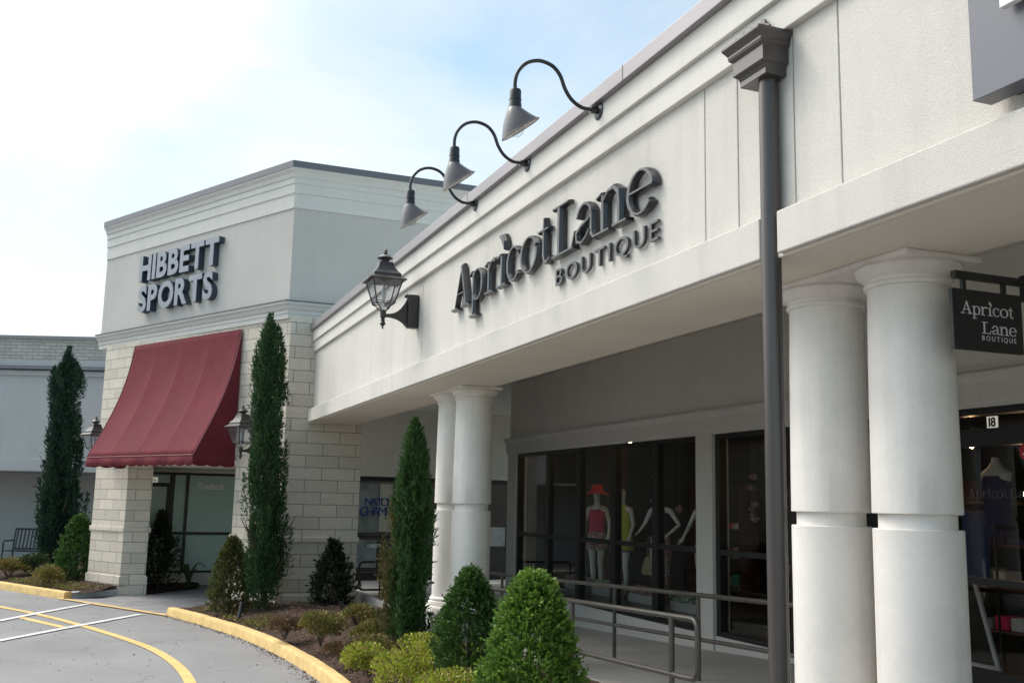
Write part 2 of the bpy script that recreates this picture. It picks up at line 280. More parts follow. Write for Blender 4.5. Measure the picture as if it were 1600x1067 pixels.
# ------------------------------------------------------------------ helpers
ORG = {}
class MB:
    def __init__(s): s.v = []; s.f = []; s.parts = []
    def add(s, vs, fs):
        o = len(s.v); c = len(s.f); s.v += [tuple(map(float, v)) for v in vs]; s.f += [[o + i for i in f] for f in fs]; s.parts.append((o, len(s.v), c, len(s.f))); return s
    def box(s, x0, x1, y0, y1, z0, z1):
        x0, x1 = sorted((x0, x1)); y0, y1 = sorted((y0, y1)); z0, z1 = sorted((z0, z1))
        return s.add([(x0, y0, z0), (x1, y0, z0), (x1, y1, z0), (x0, y1, z0), (x0, y0, z1), (x1, y0, z1), (x1, y1, z1), (x0, y1, z1)],
                     [(0, 3, 2, 1), (4, 5, 6, 7), (0, 1, 5, 4), (1, 2, 6, 5), (2, 3, 7, 6), (3, 0, 4, 7)])
    def fbox(s, F, u0, u1, v0, v1, w0, w1):
        """box in frame F = (origin, U, V, W)"""
        O, U, V, W = F; o = len(s.v)
        b = MB().box(u0, u1, v0, v1, w0, w1)
        return s.add([tuple(O + U * p[0] + V * p[1] + W * p[2]) for p in b.v], b.f)
    def prism(s, poly, z0, z1):
        n = len(poly); vs = [(x, y, z0) for x, y in poly] + [(x, y, z1) for x, y in poly]
        fs = [tuple(range(n))[::-1], tuple(range(n, 2 * n))] + [(i, (i + 1) % n, n + (i + 1) % n, n + i) for i in range(n)]
        return s.add(vs, fs)
    def fprism(s, F, poly, w0, w1):
        O, U, V, W = F; b = MB().prism(poly, w0, w1)
        return s.add([tuple(O + U * p[0] + V * p[1] + W * p[2]) for p in b.v], b.f)
    def tube(s, path, r, n=10, cap=True):
        P = [Vector(p) for p in path]; rs = r if isinstance(r, (list, tuple)) else [r] * len(P)
        t0 = (P[1] - P[0]).normalized(); a = Vector((0, 0, 1)) if abs(t0.z) < 0.9 else Vector((1, 0, 0))
        nrm = t0.cross(a).normalized(); vs = []
        for i, p in enumerate(P):
            t = (P[min(i + 1, len(P) - 1)] - P[max(i - 1, 0)]).normalized()
            nrm = (nrm - t * nrm.dot(t)).normalized(); b = t.cross(nrm)
            for k in range(n):
                an = 2 * math.pi * k / n; vs.append(tuple(p + (nrm * math.cos(an) + b * math.sin(an)) * rs[i]))
        fs = []
        for i in range(len(P) - 1):
            for k in range(n):
                k2 = (k + 1) % n; fs.append((i * n + k, i * n + k2, (i + 1) * n + k2, (i + 1) * n + k))
        if cap: fs += [tuple(range(n))[::-1], tuple(range((len(P) - 1) * n, len(P) * n))]
        return s.add(vs, fs)
    def lathe(s, prof, c=(0, 0, 0), n=24, cap=True):
        vs = []; fs = []
        for r, z in prof:
            for k in range(n):
                a = 2 * math.pi * k / n; vs.append((c[0] + r * math.cos(a), c[1] + r * math.sin(a), c[2] + z))
        for i in range(len(prof) - 1):
            for k in range(n):
                k2 = (k + 1) % n; fs.append((i * n + k, i * n + k2, (i + 1) * n + k2, (i + 1) * n + k))
        if cap: fs += [tuple(range(n))[::-1], tuple(range((len(prof) - 1) * n, len(prof) * n))]
        return s.add(vs, fs)
    def sqlathe(s, prof, c=(0, 0, 0)):
        """square section loft: prof = (half width, z)"""
        vs = []; fs = []
        for r, z in prof: vs += [(c[0] - r, c[1] - r, c[2] + z), (c[0] + r, c[1] - r, c[2] + z), (c[0] + r, c[1] + r, c[2] + z), (c[0] - r, c[1] + r, c[2] + z)]
        for i in range(len(prof) - 1):
            for k in range(4):
                k2 = (k + 1) % 4; fs.append((i * 4 + k, i * 4 + k2, i * 4 + 4 + k2, i * 4 + 4 + k))
        fs += [(3, 2, 1, 0), tuple(range(len(prof) * 4 - 4, len(prof) * 4))]
        return s.add(vs, fs)
    def profile_run(s, prof, path, closed=False):
        """extrude a 2D profile (out, z) along a plan polyline; out is to the right of travel; mitred corners"""
        P = [Vector((p[0], p[1])) for p in path]; n = len(P); m = len(prof); vs = []
        for i, p in enumerate(P):
            d0 = (P[i] - P[i - 1]).normalized() if i > 0 or closed else None
            d1 = (P[(i + 1) % n] - P[i]).normalized() if i < n - 1 or closed else None
            d0 = d0 or d1; d1 = d1 or d0
            n0 = Vector((d0.y, -d0.x)); n1 = Vector((d1.y, -d1.x)); b = (n0 + n1); k = b.length
            b = b / k if k > 1e-6 else n0; sc = 1 / max(0.2, b.dot(n0))
            for o, z in prof: q = p + b * (o * sc); vs.append((q.x, q.y, z))
        fs = []
        for i in range(n - 1):
            for j in range(m - 1): fs.append((i * m + j, (i + 1) * m + j, (i + 1) * m + j + 1, i * m + j + 1))
        fs += [tuple(range(m)), tuple(range((n - 1) * m, n * m))[::-1]]
        return s.add(vs, fs)
    def each(s, name, m, parent=None, **k):
        """every added piece becomes an object of its own"""
        o = []
        for a, b, c, d in s.parts:
            q = MB(); q.v = s.v[a:b]; q.f = [[i - a for i in f] for f in s.f[c:d]]; o.append(q.build(name, m, parent, **k))
        return o
    def build(s, name, m, parent=None, smooth=False, bevel=0.0, uv=False, org=None):
        if isinstance(m, str): m = M[m]
        o = Vector(ORG[parent.name]) if parent is not None else Vector(org or (0, 0, 0))
        me = bpy.data.meshes.new(name); me.from_pydata([(x - o.x, y - o.y, z - o.z) for x, y, z in s.v], [], s.f); me.materials.append(m)
        me.validate()
        if uv:
            ul = me.uv_layers.new(name='UVMap')
            for p in me.polygons:
                nr = p.normal
                if abs(nr.z) > 0.7: tx = Vector((1, 0, 0)); ty = Vector((0, 1, 0))
                else: tx = Vector((-nr.y, nr.x, 0)).normalized(); ty = Vector((0, 0, 1))
                for li in p.loop_indices:
                    c = me.vertices[me.loops[li].vertex_index].co + o
                    ul.data[li].uv = (c.dot(tx), c.dot(ty))
        if smooth:
            me.polygons.foreach_set('use_smooth', [True] * len(me.polygons))
            try: me.set_sharp_from_angle(angle=R(35))
            except Exception: pass
        me.update()
        ob = bpy.data.objects.new(name, me); COL.objects.link(ob)
        if bevel > 0:
            bm = ob.modifiers.new('edge', 'BEVEL'); bm.width = bevel; bm.segments = 2; bm.limit_method = 'ANGLE'; bm.angle_limit = R(40)
        if parent is not None: ob.parent = parent
        else: ob.location = o
        ORG[ob.name] = tuple(o)
        return ob
def link_mesh(name, me, parent=None, org=(0, 0, 0)):
    ob = bpy.data.objects.new(name, me); COL.objects.link(ob)
    if parent is not None: ob.parent = parent; ORG[ob.name] = ORG[parent.name]
    else: ob.location = org; ORG[ob.name] = tuple(org)
    return ob
def thing(name, label, cat, loc=(0, 0, 0), group=None):
    o = bpy.data.objects.new(name, None); o.empty_display_size = 0.1; COL.objects.link(o); o.location = loc
    ORG[o.name] = tuple(loc); o['label'] = label; o['category'] = cat
    if group: o['group'] = group
    return o
def tag(o, label, cat, group=None):
    o['label'] = label; o['category'] = cat
    if group: o['group'] = group
    return o
def struct(o, kind='structure'): o['kind'] = kind; return o
def dup(root, loc, rz=0.0, label=None, scale=None):
    r = root.copy(); COL.objects.link(r); r.location = loc; r.rotation_euler = (0, 0, rz)
    if scale: r.scale = (scale,) * 3
    if label: r['label'] = label
    def rec(src, dst):
        for ch in src.children:
            c = ch.copy(); COL.objects.link(c); c.parent = dst; rec(ch, c)
    rec(root, r); return r
def to_mesh(ob, m=None):
    dg = bpy.context.evaluated_depsgraph_get(); dg.update()
    me = bpy.data.meshes.new_from_object(ob.evaluated_get(dg))
    if m: me.materials.clear(); me.materials.append(m)
    return me
def text_mesh(body, size, depth, offset=0.0, bevel=0.0, sx=1.0):
    cu = bpy.data.curves.new('txt', 'FONT'); cu.body = body; cu.size = size; cu.extrude = depth / 2; cu.offset = offset; cu.bevel_depth = bevel; cu.resolution_u = 4
    ob = bpy.data.objects.new('txt', cu); COL.objects.link(ob); me = to_mesh(ob); bpy.data.objects.remove(ob); bpy.data.curves.remove(cu)
    n = len(me.vertices); a = np.zeros(n * 3); me.vertices.foreach_get('co', a); a = a.reshape(-1, 3); a[:, 0] *= sx
    fs = [tuple(p.vertices) for p in me.polygons]; bpy.data.meshes.remove(me)
    return a, fs
def frame_mb(a, fs, F, u0=0, v0=0, w0=0):
    O, U, V, W = F; b = MB(); b.add([tuple(O + U * (p[0] + u0) + V * (p[1] + v0) + W * (p[2] + w0)) for p in a], fs); return b
def text_parts(body, F, u0, u1, v0, cap, depth, m, parent, offset=0.0, w0=0.0, gap=None, name='letter', one=False):
    """letters laid between u0 and u1 on frame F, cap height cap"""
    gl = []
    for ch in body:
        a, fs = text_mesh(ch, 1.0, depth, 0.0); h = None
        gl.append((ch, a, fs))
    hcap = max(a[:, 1].max() for ch, a, fs in gl if ch.isupper() or ch.isdigit() or True)
    sc = cap / hcap; gl = []
    for ch in body:
        a, fs = text_mesh(ch, sc, depth, offset); a[:, 0] -= a[:, 0].min(); gl.append((ch, a, fs))
    tot = sum(a[:, 0].max() for _, a, _ in gl); g = (u1 - u0 - tot) / max(1, len(gl) - 1); x = u0; k = 1.0
    if gap is not None:
        k = (u1 - u0 - gap * (len(gl) - 1)) / tot; g = gap
    res = []; allb = MB()
    for ch, a, fs in gl:
        a = a.copy(); a[:, 0] *= k; b = frame_mb(a, fs, F, x, v0, w0 + depth / 2)
        if one: allb.add(b.v, b.f)
        else: res.append(b.build(name, m, parent))
        x += a[:, 0].max() + g
    if one: return allb.build(name, m, parent)
    return res
Z3 = Vector((0, 0, 1))
H = 1.88
# frames: facade (right in view = -Y), tower front (rotated 28 deg), planes facing the viewer (normal -Y)
def FAC(x, y, z): return (Vector((x, y, z)), Vector((0, -1, 0)), Z3, Vector((-1, 0, 0)))
T = R(28.04); TD = Vector((-math.sin(T), math.cos(T), 0)); TN = Vector((math.cos(T), math.sin(T), 0)); A0 = Vector((2.66, 16.89, 0))
def TOW(t, z, off=0.0): return (A0 + TD * t - TN * off + Z3 * z, -TD, Z3, -TN)
def NEG(x, y, z): return (Vector((x, y, z)), Vector((1, 0, 0)), Z3, Vector((0, -1, 0)))

# ================================================================== ground, road, paths
struct(MB().box(-400, 400, -400, 600, -0.6, -0.35).build('ground', 'ground'))
CURB = [(1.06, 17.55), (1.36, 16.6), (1.60, 15.7), (1.86, 14.6), (2.04, 13.5), (2.17, 12.3), (2.24, 11.0), (2.22, 9.5), (2.12, 8.0), (2.0, 6.0), (1.9, 4.0), (1.9, -30.0)]
def catmull(P, n=8):
    out = []
    for i in range(len(P) - 1):
        p0, p1, p2, p3 = P[max(i - 1, 0)], P[i], P[i + 1], P[min(i + 2, len(P) - 1)]
        for k in range(n):
            t = k / n
            out.append(tuple(0.5 * (2 * p1[d] + (p2[d] - p0[d]) * t + (2 * p0[d] - 5 * p1[d] + 4 * p2[d] - p3[d]) * t * t + (3 * p1[d] - p0[d] - 3 * p2[d] + p3[d]) * t ** 3) for d in range(len(p1))))
    out.append(tuple(P[-1])); return out
curbpts = catmull(CURB[:-1], 6) + [CURB[-1]]
LCURB = [(-0.56, 20.55), (-1.12, 21.6), (-1.79, 22.88), (-2.6, 24.3), (-3.6, 26.0), (-5.0, 27.4), (-8.0, 29.0), (-14.0, 31.5), (-80.0, 58.0)]
road = [(-80, -30), (1.9, -30)] + curbpts[::-1][1:] + LCURB
struct(MB().prism(road, -0.5, 0.0).build('road', 'asphalt'))
struct(MB().prism([(1.06, 17.55), (-0.56, 20.55), (0.2, 21.3), (0.7, 24.5), (4.2, 24.5), (4.2, 18.0), (2.3, 17.9)], -0.4, 0.006).build('entrance_path', 'slatepath'))

def ribbon(pts, w, z, th=0.0):
    """flat stripe along a polyline"""
    P = [Vector((p[0], p[1])) for p in pts]; vs = []; fs = []
    for i, p in enumerate(P):
        d = (P[min(i + 1, len(P) - 1)] - P[max(i - 1, 0)]).normalized(); n = Vector((-d.y, d.x)) * w / 2
        vs += [(p.x + n.x, p.y + n.y, z), (p.x - n.x, p.y - n.y, z)]
    for i in range(len(P) - 1): fs.append((2 * i, 2 * i + 1, 2 * i + 3, 2 * i + 2))
    b = MB(); b.add(vs, fs); return b
YL = catmull([(-3.0, 22.3), (-1.48, 19.33), (-0.83, 18.03), (-0.146, 16.37), (0.54, 14.36), (0.85, 12.9), (0.96, 11.3), (0.86, 9.2), (0.6, 7.0), (0.3, 4.0)], 8)
struct(ribbon(YL, 0.12, 0.008).build('yellow_road_line', 'yellow'))
struct(ribbon([(-1.12, 17.80), (-0.35, 16.16)], 0.12, 0.005).build('yellow_road_line', 'yellow'))
struct(ribbon([(-3.3, 14.1), (-1.30, 17.23), (-0.84, 18.20), (-0.10, 19.62)], 0.12, 0.012).build('white_road_line', 'whiteline'))
struct(ribbon([(-3.2, 11.9), (-1.10, 14.96), (-0.39, 16.11), (0.68, 17.78)], 0.12, 0.012).build('white_road_line', 'whiteline'))
struct(ribbon([(-0.60, 20.62), (1.08, 17.50)], 0.13, 0.016).build('yellow_edge_line', 'yellowcurb'))

def curb(pts, w, z1, inner):
    """kerb with a rounded front edge; outer face on pts, body to the right of travel (sign inner)"""
    r = 0.025
    prof = [(0, -0.3), (0.012, z1 - r), (0.012 + r * 0.4, z1 - r * 0.3), (0.012 + r, z1), (w - r, z1), (w, z1 - r), (w, -0.3)]
    if inner < 0: prof = [(-o, z) for o, z in prof]
    b = MB(); b.profile_run(prof, pts); return b
random.seed(4)
cw = [(p[0] + random.uniform(-.006, .006), p[1]) for p in curbpts]
struct(curb(cw, 0.155, 0.13, -1).build('yellow_kerb', 'yellowcurb', smooth=True))
struct(curb(LCURB[:-1], 0.16, 0.13, 1).build('yellow_kerb', 'yellowcurb', smooth=True))
struct(curb([(0.42, 21.22), (-0.44, 20.62)], 0.14, 0.12, 1).build('grey_kerb', 'greycurb', smooth=True))

# planting beds as height fields
def cx(y):
    P = sorted([(p[1], p[0]) for p in curbpts])
    return float(np.interp(y, [p[0] for p in P], [p[1] for p in P]))
rng = np.random.default_rng(11)
def bedz(x, y):
    e = min(1.0, max(0.0, (x - cx(y) - 0.15) / 1.0))
    k = 0.10 + 0.30 * (e * e * (3 - 2 * e)) * (1.0 if y < 13 else max(0.45, 1 - (y - 13) * 0.14))
    return k + 0.02 * math.sin(x * 7 + y * 3) * math.sin(y * 5 - x * 2)
def grid_bed(name, ys, x0f, x1f, zf, m, nx=26):
    vs = []; fs = []
    for y in ys:
        a, b = x0f(y), x1f(y)
        for i in range(nx):
            x = a + (b - a) * i / (nx - 1); vs.append((x, y, zf(x, y) + rng.normal() * 0.006))
    for j in range(len(ys) - 1):
        for i in range(nx - 1): fs.append((j * nx + i, j * nx + i + 1, (j + 1) * nx + i + 1, (j + 1) * nx + i))
    b = MB(); b.add(vs, fs); return struct(b.build(name, m, smooth=True))
grid_bed('planting_bed', list(np.arange(-6, 17.75, 0.11)), lambda y: cx(y) + 0.15, lambda y: 4.02, bedz, 'mulch')
def lbz(x, y): return 0.10 + 0.10 * min(1.0, max(0.0, (x + 0.55 * (y - 20.6) + 0.4) / 1.2))
lc = sorted([(p[1], p[0]) for p in LCURB])
grid_bed('planting_bed', list(np.arange(20.6, 29.5, 0.12)), lambda y: float(np.interp(y, [p[0] for p in lc], [p[1] for p in lc])) + 0.1, lambda y: 0.0 + max(0, min(0.35, (y - 20.6) * .55 + .0)) if y < 23 else 0.6, lbz, 'mulch', 30)
grid_bed('planting_bed', list(np.arange(21.36, 23.5, 0.1)), lambda y: 0.83, lambda y: min(2.0, 0.95 + (y - 21.3) * 0.85), lambda x, y: 0.03 + 0.03 * (x - 0.83), 'mulch', 12)

# bark chips
def leaf_faces(P, D, Ln, Wd, roll=None, seed=0, fold=0.0):
    g = np.random.default_rng(seed); n = len(P)
    D = D / np.linalg.norm(D, axis=1, keepdims=True)
    q = g.normal(size=(n, 3)); S = np.cross(D, q); S /= np.linalg.norm(S, axis=1, keepdims=True) + 1e-9
    Nn = np.cross(S, D)
    Ln = np.broadcast_to(Ln, n)[:, None]; Wd = np.broadcast_to(Wd, n)[:, None]
    v = np.stack([P, P + D * Ln * 0.45 + S * Wd * 0.5 + Nn * Ln * fold, P + D * Ln, P + D * Ln * 0.45 - S * Wd * 0.5 + Nn * Ln * fold], axis=1).reshape(-1, 3)
    return v
def leaf_mesh(name, v, m, parent=None, tone=None, seed=0, org=(0, 0, 0)):
    n = len(v) // 4; o = np.array(ORG[parent.name]) if parent is not None else np.array(org)
    me = bpy.data.meshes.new(name); me.vertices.add(len(v)); me.vertices.foreach_set('co', (v - o).astype(np.float32).ravel())
    me.loops.add(len(v)); me.loops.foreach_set('vertex_index', np.arange(len(v), dtype=np.int32))
    me.polygons.add(n); me.polygons.foreach_set('loop_start', np.arange(0, 4 * n, 4, dtype=np.int32)); me.polygons.foreach_set('loop_total', np.full(n, 4, dtype=np.int32))
    me.update(calc_edges=True)
    at = me.attributes.new('tone', 'FLOAT', 'FACE')
    if tone is None: tone = np.random.default_rng(seed + 77).random(n)
    at.data.foreach_set('value', np.clip(tone, 0, 1).astype(np.float32)); me.materials.append(m)
    return link_mesh(name, me, parent, org)
def chips(n, region, zf, seed):
    g = np.random.default_rng(seed); P = []
    while len(P) < n:
        x, y = region(g)
        P.append((x, y, zf(x, y) + 0.012))
    P = np.array(P); D = g.normal(size=(n, 3)); D[:, 2] *= 0.25
    return leaf_faces(P, D, g.uniform(.02, .055, n), g.uniform(.006, .016, n), seed=seed)
def rg1(g):
    y = 5 + 12.6 * g.random() ** 1.0; return cx(y) + .2 + (3.9 - cx(y) - .2) * g.random(), y
def rg2(g):
    y = 20.8 + 3.0 * g.random(); x = float(np.interp(y, [p[0] for p in lc], [p[1] for p in lc])); return x + .2 + (0.3 - x) * g.random(), y
struct(leaf_mesh('bark_mulch_chips', np.concatenate([chips(9000, rg1, bedz, 5), chips(1500, rg2, lbz, 6)]), M['chip'], seed=5), 'stuff')

# leaf and bark litter gathered along the kerb foot and on the road
g = np.random.default_rng(61); n = 1500; yy = g.uniform(6, 17.4, n); xx = np.array([cx(v) for v in yy]) - np.abs(g.normal(0, .07, n)) - .01
n2_ = 260; ya = g.uniform(7, 20, n2_); xa_ = np.array([cx(v) if v < 17.5 else -.2 for v in ya]) - g.uniform(.1, 3.2, n2_)
P = np.stack([np.concatenate([xx, xa_]), np.concatenate([yy, ya]), np.full(n + n2_, .006)], 1); D = g.normal(size=P.shape); D[:, 2] *= .12
struct(leaf_mesh('leaf_litter', leaf_faces(P, D, g.uniform(.012, .035, len(P)), g.uniform(.006, .015, len(P)), seed=62), M['chip'], seed=62), 'stuff')
# walkway ramp under the gallery
def wz(y): return float(np.interp(y, [6.5, 8.0, 11.65, 16.0, 19.0], [0.30, 0.27, 0.08, -0.10, -0.12]))
ys = [-8, 6.5, 7, 8, 9, 10, 11, 12, 13, 14, 15, 16, 17, 18, 19, 27]
b = MB(); vs = []; fs = []
for y in ys: vs += [(4.0, y, wz(y)), (13, y, wz(y)), (4.0, y, -0.4)]
for i in range(len(ys) - 1):
    k = 3 * i; fs += [(k, k + 3, k + 4, k + 1)[::-1], (k + 2, k + 5, k + 3, k)[::-1]]
b.add(vs, fs); struct(b.build('walkway', 'walk'))

# ================================================================== retail building (long front)
apri = thing('shop_building', 'long cream stucco shop front with a deep flat parapet over a columned gallery', 'building', (3.05, 8, 0))
Y0, Y1 = -8.0, 16.886
XP = 3.10
MB().box(2.985, 3.6, Y0, Y1, 4.674, 4.785).build('coping', 'coping', apri, bevel=0.006)
s = MB()
for y in (5.70, 8.85, 2.55, 12.0): s.box(2.983, 2.99, y - 0.005, y + 0.005, 4.676, 4.783)
s.each('coping_joint', 'towercoping', apri)
MB().box(3.03, 3.5, Y0, Y1, 4.493, 4.676).build('cornice_band', 'trim', apri, bevel=0.006)
MB().box(3.06, 3.5, Y0, Y1, 4.322, 4.495).build('cornice_band', 'trim', apri, bevel=0.006)
# stucco panels with open joints
js = [Y0, -1.5, 0.6, 3.70, 4.05, 4.545, 4.88, 10.62, Y1]
MB().box(3.115, 3.80, Y0, Y1, 3.18, 4.40).build('wall_backing', 'stucco', apri)
w = MB()
for a, c in zip(js[:-1], js[1:]): w.box(XP, 3.12, a + 0.005, c - 0.005, 3.34, 4.33)
w.each('stucco_panel', 'stucco', apri, bevel=0.004)
MB().box(3.016, 3.45, 4.245, Y1, 3.14, 3.358).build('ledge_beam', 'stucco', apri, bevel=0.008)
MB().box(3.016, 3.45, Y0, 4.10, 3.14, 3.358).build('ledge_beam', 'stucco', apri, bevel=0.008)
MB().box(3.05, 3.84, Y0, Y1, 3.13, 3.20).build('soffit', 'soffit', apri, bevel=0.004)
MB().box(3.075, 3.078, Y0, Y1, 3.1275, 3.132).build('soffit_drip_line', 'galwall', apri)
MB().box(3.70, 3.84, Y0, Y1, 3.20, 4.27).build('beam_back', 'galwall', apri)
MB().box(3.7, 14, Y0, 26.4, 4.26, 4.40).build('gallery_ceiling', 'galwall', apri)
# gallery walls
XS = 7.4
gw = MB(); gw.box(XS, 7.62, Y0, 18.83, 3.16, 4.27)               # upper wall
gw.box(XS, 7.62, 18.45, 18.83, -0.3, 3.16); gw.box(XS, 7.62, 11.5, 11.92, -0.3, 3.16); gw.box(XS, 7.62, 7.62, 8.05, -0.3, 3.16)
gw.box(XS, 7.62, Y0, 4.6, -0.3, 3.16)
gw.each('gallery_wall', 'galwall', apri)
sw = MB()
sw.box(XS - 0.005, 7.62, 11.92, 18.45, -0.3, 0.268); sw.box(XS - 0.005, 7.62, 8.05, 11.5, -0.3, 0.275)
sw.each('low_wall', 'trim', apri)
fs_ = MB()
fs_.profile_run([(0, 2.845), (0.03, 2.845), (0.03, 2.88), (0.045, 2.90), (0.045, 3.06), (0.06, 3.07), (0.10, 3.13), (0.10, 3.158), (0, 3.158)], [(XS, 18.95), (XS, Y0)])
fs_.build('fascia', 'trim', apri, bevel=0.0)
MB().box(XS - 0.03, XS + 0.2, 18.46, 18.86, -0.3, 2.845).build('pilaster', 'trim', apri, bevel=0.01)
MB().box(XS - 0.03, XS + 0.2, 11.51, 11.91, -0.3, 2.845).build('pilaster', 'trim', apri, bevel=0.01)
MB().box(XS - 0.03, XS + 0.2, 7.63, 8.04, -0.3, 2.845).build('pilaster', 'trim', apri, bevel=0.01)
rw = MB(); rw.box(7.62, 14, 18.70, 18.83, -0.3, 4.27); rw.build('return_wall', 'galwall', apri)

def window(y0, y1, z0, z1, mull, tr, parent, name='display_window'):
    f = MB(); d0, d1 = XS + 0.02, XS + 0.14
    for y, w_ in mull: f.box(d0, d1, y - w_ / 2, y + w_ / 2, z0 + 0.06, z1 - 0.06)
    f.box(d0, d1, y0, y0 + 0.07, z0, z1); f.box(d0, d1, y1 - 0.09, y1, z0, z1)
    f.box(d0, d1, y0 + .07, y1 - .09, z1 - 0.06, z1); f.box(d0, d1, y0 + .07, y1 - .09, z0, z0 + 0.06)
    wb = f.build(name, 'frame', parent)
    MB().box(d0 + 0.005, d1 - 0.01, y0 + .07, y1 - .09, tr - 0.035, tr + 0.035).build('transom_bar', 'frame', wb)
    MB().box(XS + 0.07, XS + 0.076, y0 + .05, y1 - .05, z0 + .03, z1 - .03).build('pane', 'glass', wb)
    return wb
window(11.92, 18.45, 0.268, 2.845, [(17.0, 0.16), (15.7, 0.16), (14.42, 0.16), (13.1, 0.16)], 1.325, apri)
window(8.05, 11.5, 0.275, 2.845, [(9.9, 0.12)], 1.325, apri)
# entrance door section
dr = MB(); d0, d1 = XS + 0.02, XS + 0.16
dr.box(d0, d1, 4.6, 7.62, 2.785, 2.845); dr.box(d0, d1, 4.6, 7.62, 2.50, 2.655)
for y in (7.56, 5.55, 4.66): dr.box(d0, d1, y - .06, y + .06, 0.28, 2.50)
for y in (7.56, 5.55, 4.66): dr.box(d0, d1, y - .04, y + .04, 2.655, 2.785)
dr.box(d0, d1, 4.72, 7.50, 0.28, 0.50); dr.box(d0 + .01, d1 - .01, 5.61, 7.50, 1.25, 1.31)
door = dr.build('shop_door', 'frame', apri)
MB().box(XS + 0.07, XS + 0.076, 4.66, 7.56, 0.45, 2.82).build('pane', 'glass', door)
MB().tube([(XS - 0.03, 5.75, 1.05), (XS - 0.06, 5.75, 1.1), (XS - 0.06, 5.75, 1.6), (XS - 0.03, 5.75, 1.65)], 0.014).build('handle', 'black', door)
def number(body, F, parent):
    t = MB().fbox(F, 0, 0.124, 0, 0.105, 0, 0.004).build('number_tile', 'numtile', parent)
    text_parts(body, F, 0.022, 0.102, 0.014, 0.078, 0.002, M['frame'], t, 0.004, 0.005, one=True, name='number')
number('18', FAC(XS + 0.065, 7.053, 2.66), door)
# red round security sticker with a little padlock mark
k = MB(); F = FAC(XS + 0.064, 6.63, 2.43)
k.fprism(F, [(0.085 * math.cos(a), 0.085 * math.sin(a)) for a in [R(22.5 + 45 * i) for i in range(8)]], 0, 0.003)
stk = k.build('sticker', 'redsign', door)
k = MB(); F2 = FAC(XS + 0.060, 6.63, 2.43)
k.fprism(F2, [(-.04, -.03), (.04, -.03), (.045, -.012), (-.045, -.012)], 0, 0.002); k.tube([tuple(F2[0] + Vector((-.002, -u, v))) for u, v in [(.02 * math.cos(R(a)), .012 + .02 * math.sin(R(a))) for a in range(30, 330, 30)]], 0.005, 6)
k.build('sticker_mark', 'white', stk)

# shop interior (dark room)
inr = thing('shop_interior', 'dim boutique room behind the display glass with dark walls and floor', 'room', (10, 10, 0))
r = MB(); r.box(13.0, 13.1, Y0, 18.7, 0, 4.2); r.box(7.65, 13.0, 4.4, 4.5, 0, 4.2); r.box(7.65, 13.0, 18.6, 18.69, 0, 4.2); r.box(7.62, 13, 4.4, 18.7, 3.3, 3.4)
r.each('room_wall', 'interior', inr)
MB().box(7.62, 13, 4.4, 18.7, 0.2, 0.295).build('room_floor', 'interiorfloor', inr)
MB().box(7.66, 8.55, 11.95, 18.4, 0.296, 0.44).build('display_platform', 'platform', inr)
pr = MB(); pr.box(9.0, 9.35, 17.6, 17.95, 0.296, 3.3); pr.build('post', 'redwood', inr)
MB().box(8.3, 8.65, 11.3, 11.6, 0.296, 3.3).build('post', 'redwood', inr)
for i, (x, y) in enumerate([(10.4, 16.2), (10.0, 9.2), (11.6, 12.4), (9.6, 6.6)]):
    sh = MB()
    for z in (0.5, 1.0, 1.5, 2.0): sh.box(x, x + .4, y - .8, y + .8, z, z + .03)
    sh.box(x, x + .4, y - .83, y - .8, .3, 2.3); sh.box(x, x + .4, y + .8, y + .83, .3, 2.3)
    shelf = sh.build('shelf_unit', 'redwood', None)
    tag(shelf, ['dark wooden shelf unit deep in the shop behind the hat mannequin', 'dark wooden shelf unit behind the dark window beside the downspout', 'dark wooden shelf unit at the back of the shop behind the striped arm mannequin', 'dark wooden shelf unit inside behind the glass entrance door'][i], 'shelf', 'shelves in the boutique')
    g = np.random.default_rng(i + 40); cols = ['tealbright', 'purple', 'greycloth', 'pink', 'canvasbag', 'blue', 'posterw']
    st = {}
    for z in (0.53, 1.03, 1.53):
        yy = y - .7
        while yy < y + .6:
            wd = g.uniform(.15, .3); c = cols[g.integers(len(cols))]
            st.setdefault(c, MB()).box(x + .06, x + .34, yy, yy + wd * .9, z, z + g.uniform(.05, .22)); yy += wd + .03
    for c, mb in st.items():
        mb.each('folded_clothes', c, shelf, bevel=0.012)
# pendant lamps inside (lit)
pl0 = thing('pendant_lamp', 'small lit warm pendant lamp hanging inside behind the entrance door glass', 'lamp', (8.6, 8.35, 2.62), 'lit lamps in the boutique')
MB().tube([(8.6, 8.35, 2.66), (8.6, 8.35, 3.3)], 0.006, 6).build('cord', 'frame', pl0)
MB().lathe([(0.012, .05), (0.035, .03), (0.04, 0), (0.03, -.03), (0.005, -.045)], (8.6, 8.35, 2.62), 12).build('globe', 'lamp_warm', pl0, smooth=True)
for loc, lb in [((9.6, 9.6, 2.75), 'small lit warm pendant lamp deeper inside above the shelves by the door'), ((9.4, 15.0, 2.7), 'small lit warm pendant lamp inside above the yellow top mannequin'),
                ((8.35, 13.2, 3.0), 'small lit warm pendant lamp at the window top over the bent elbow mannequin'), ((8.35, 15.6, 3.0), 'small lit warm pendant lamp at the window top near the red hat'), ((9.2, 8.2, 2.1), 'low lit warm pendant lamp glowing inside just below the door number')]:
    dup(pl0, loc, 0, lb)

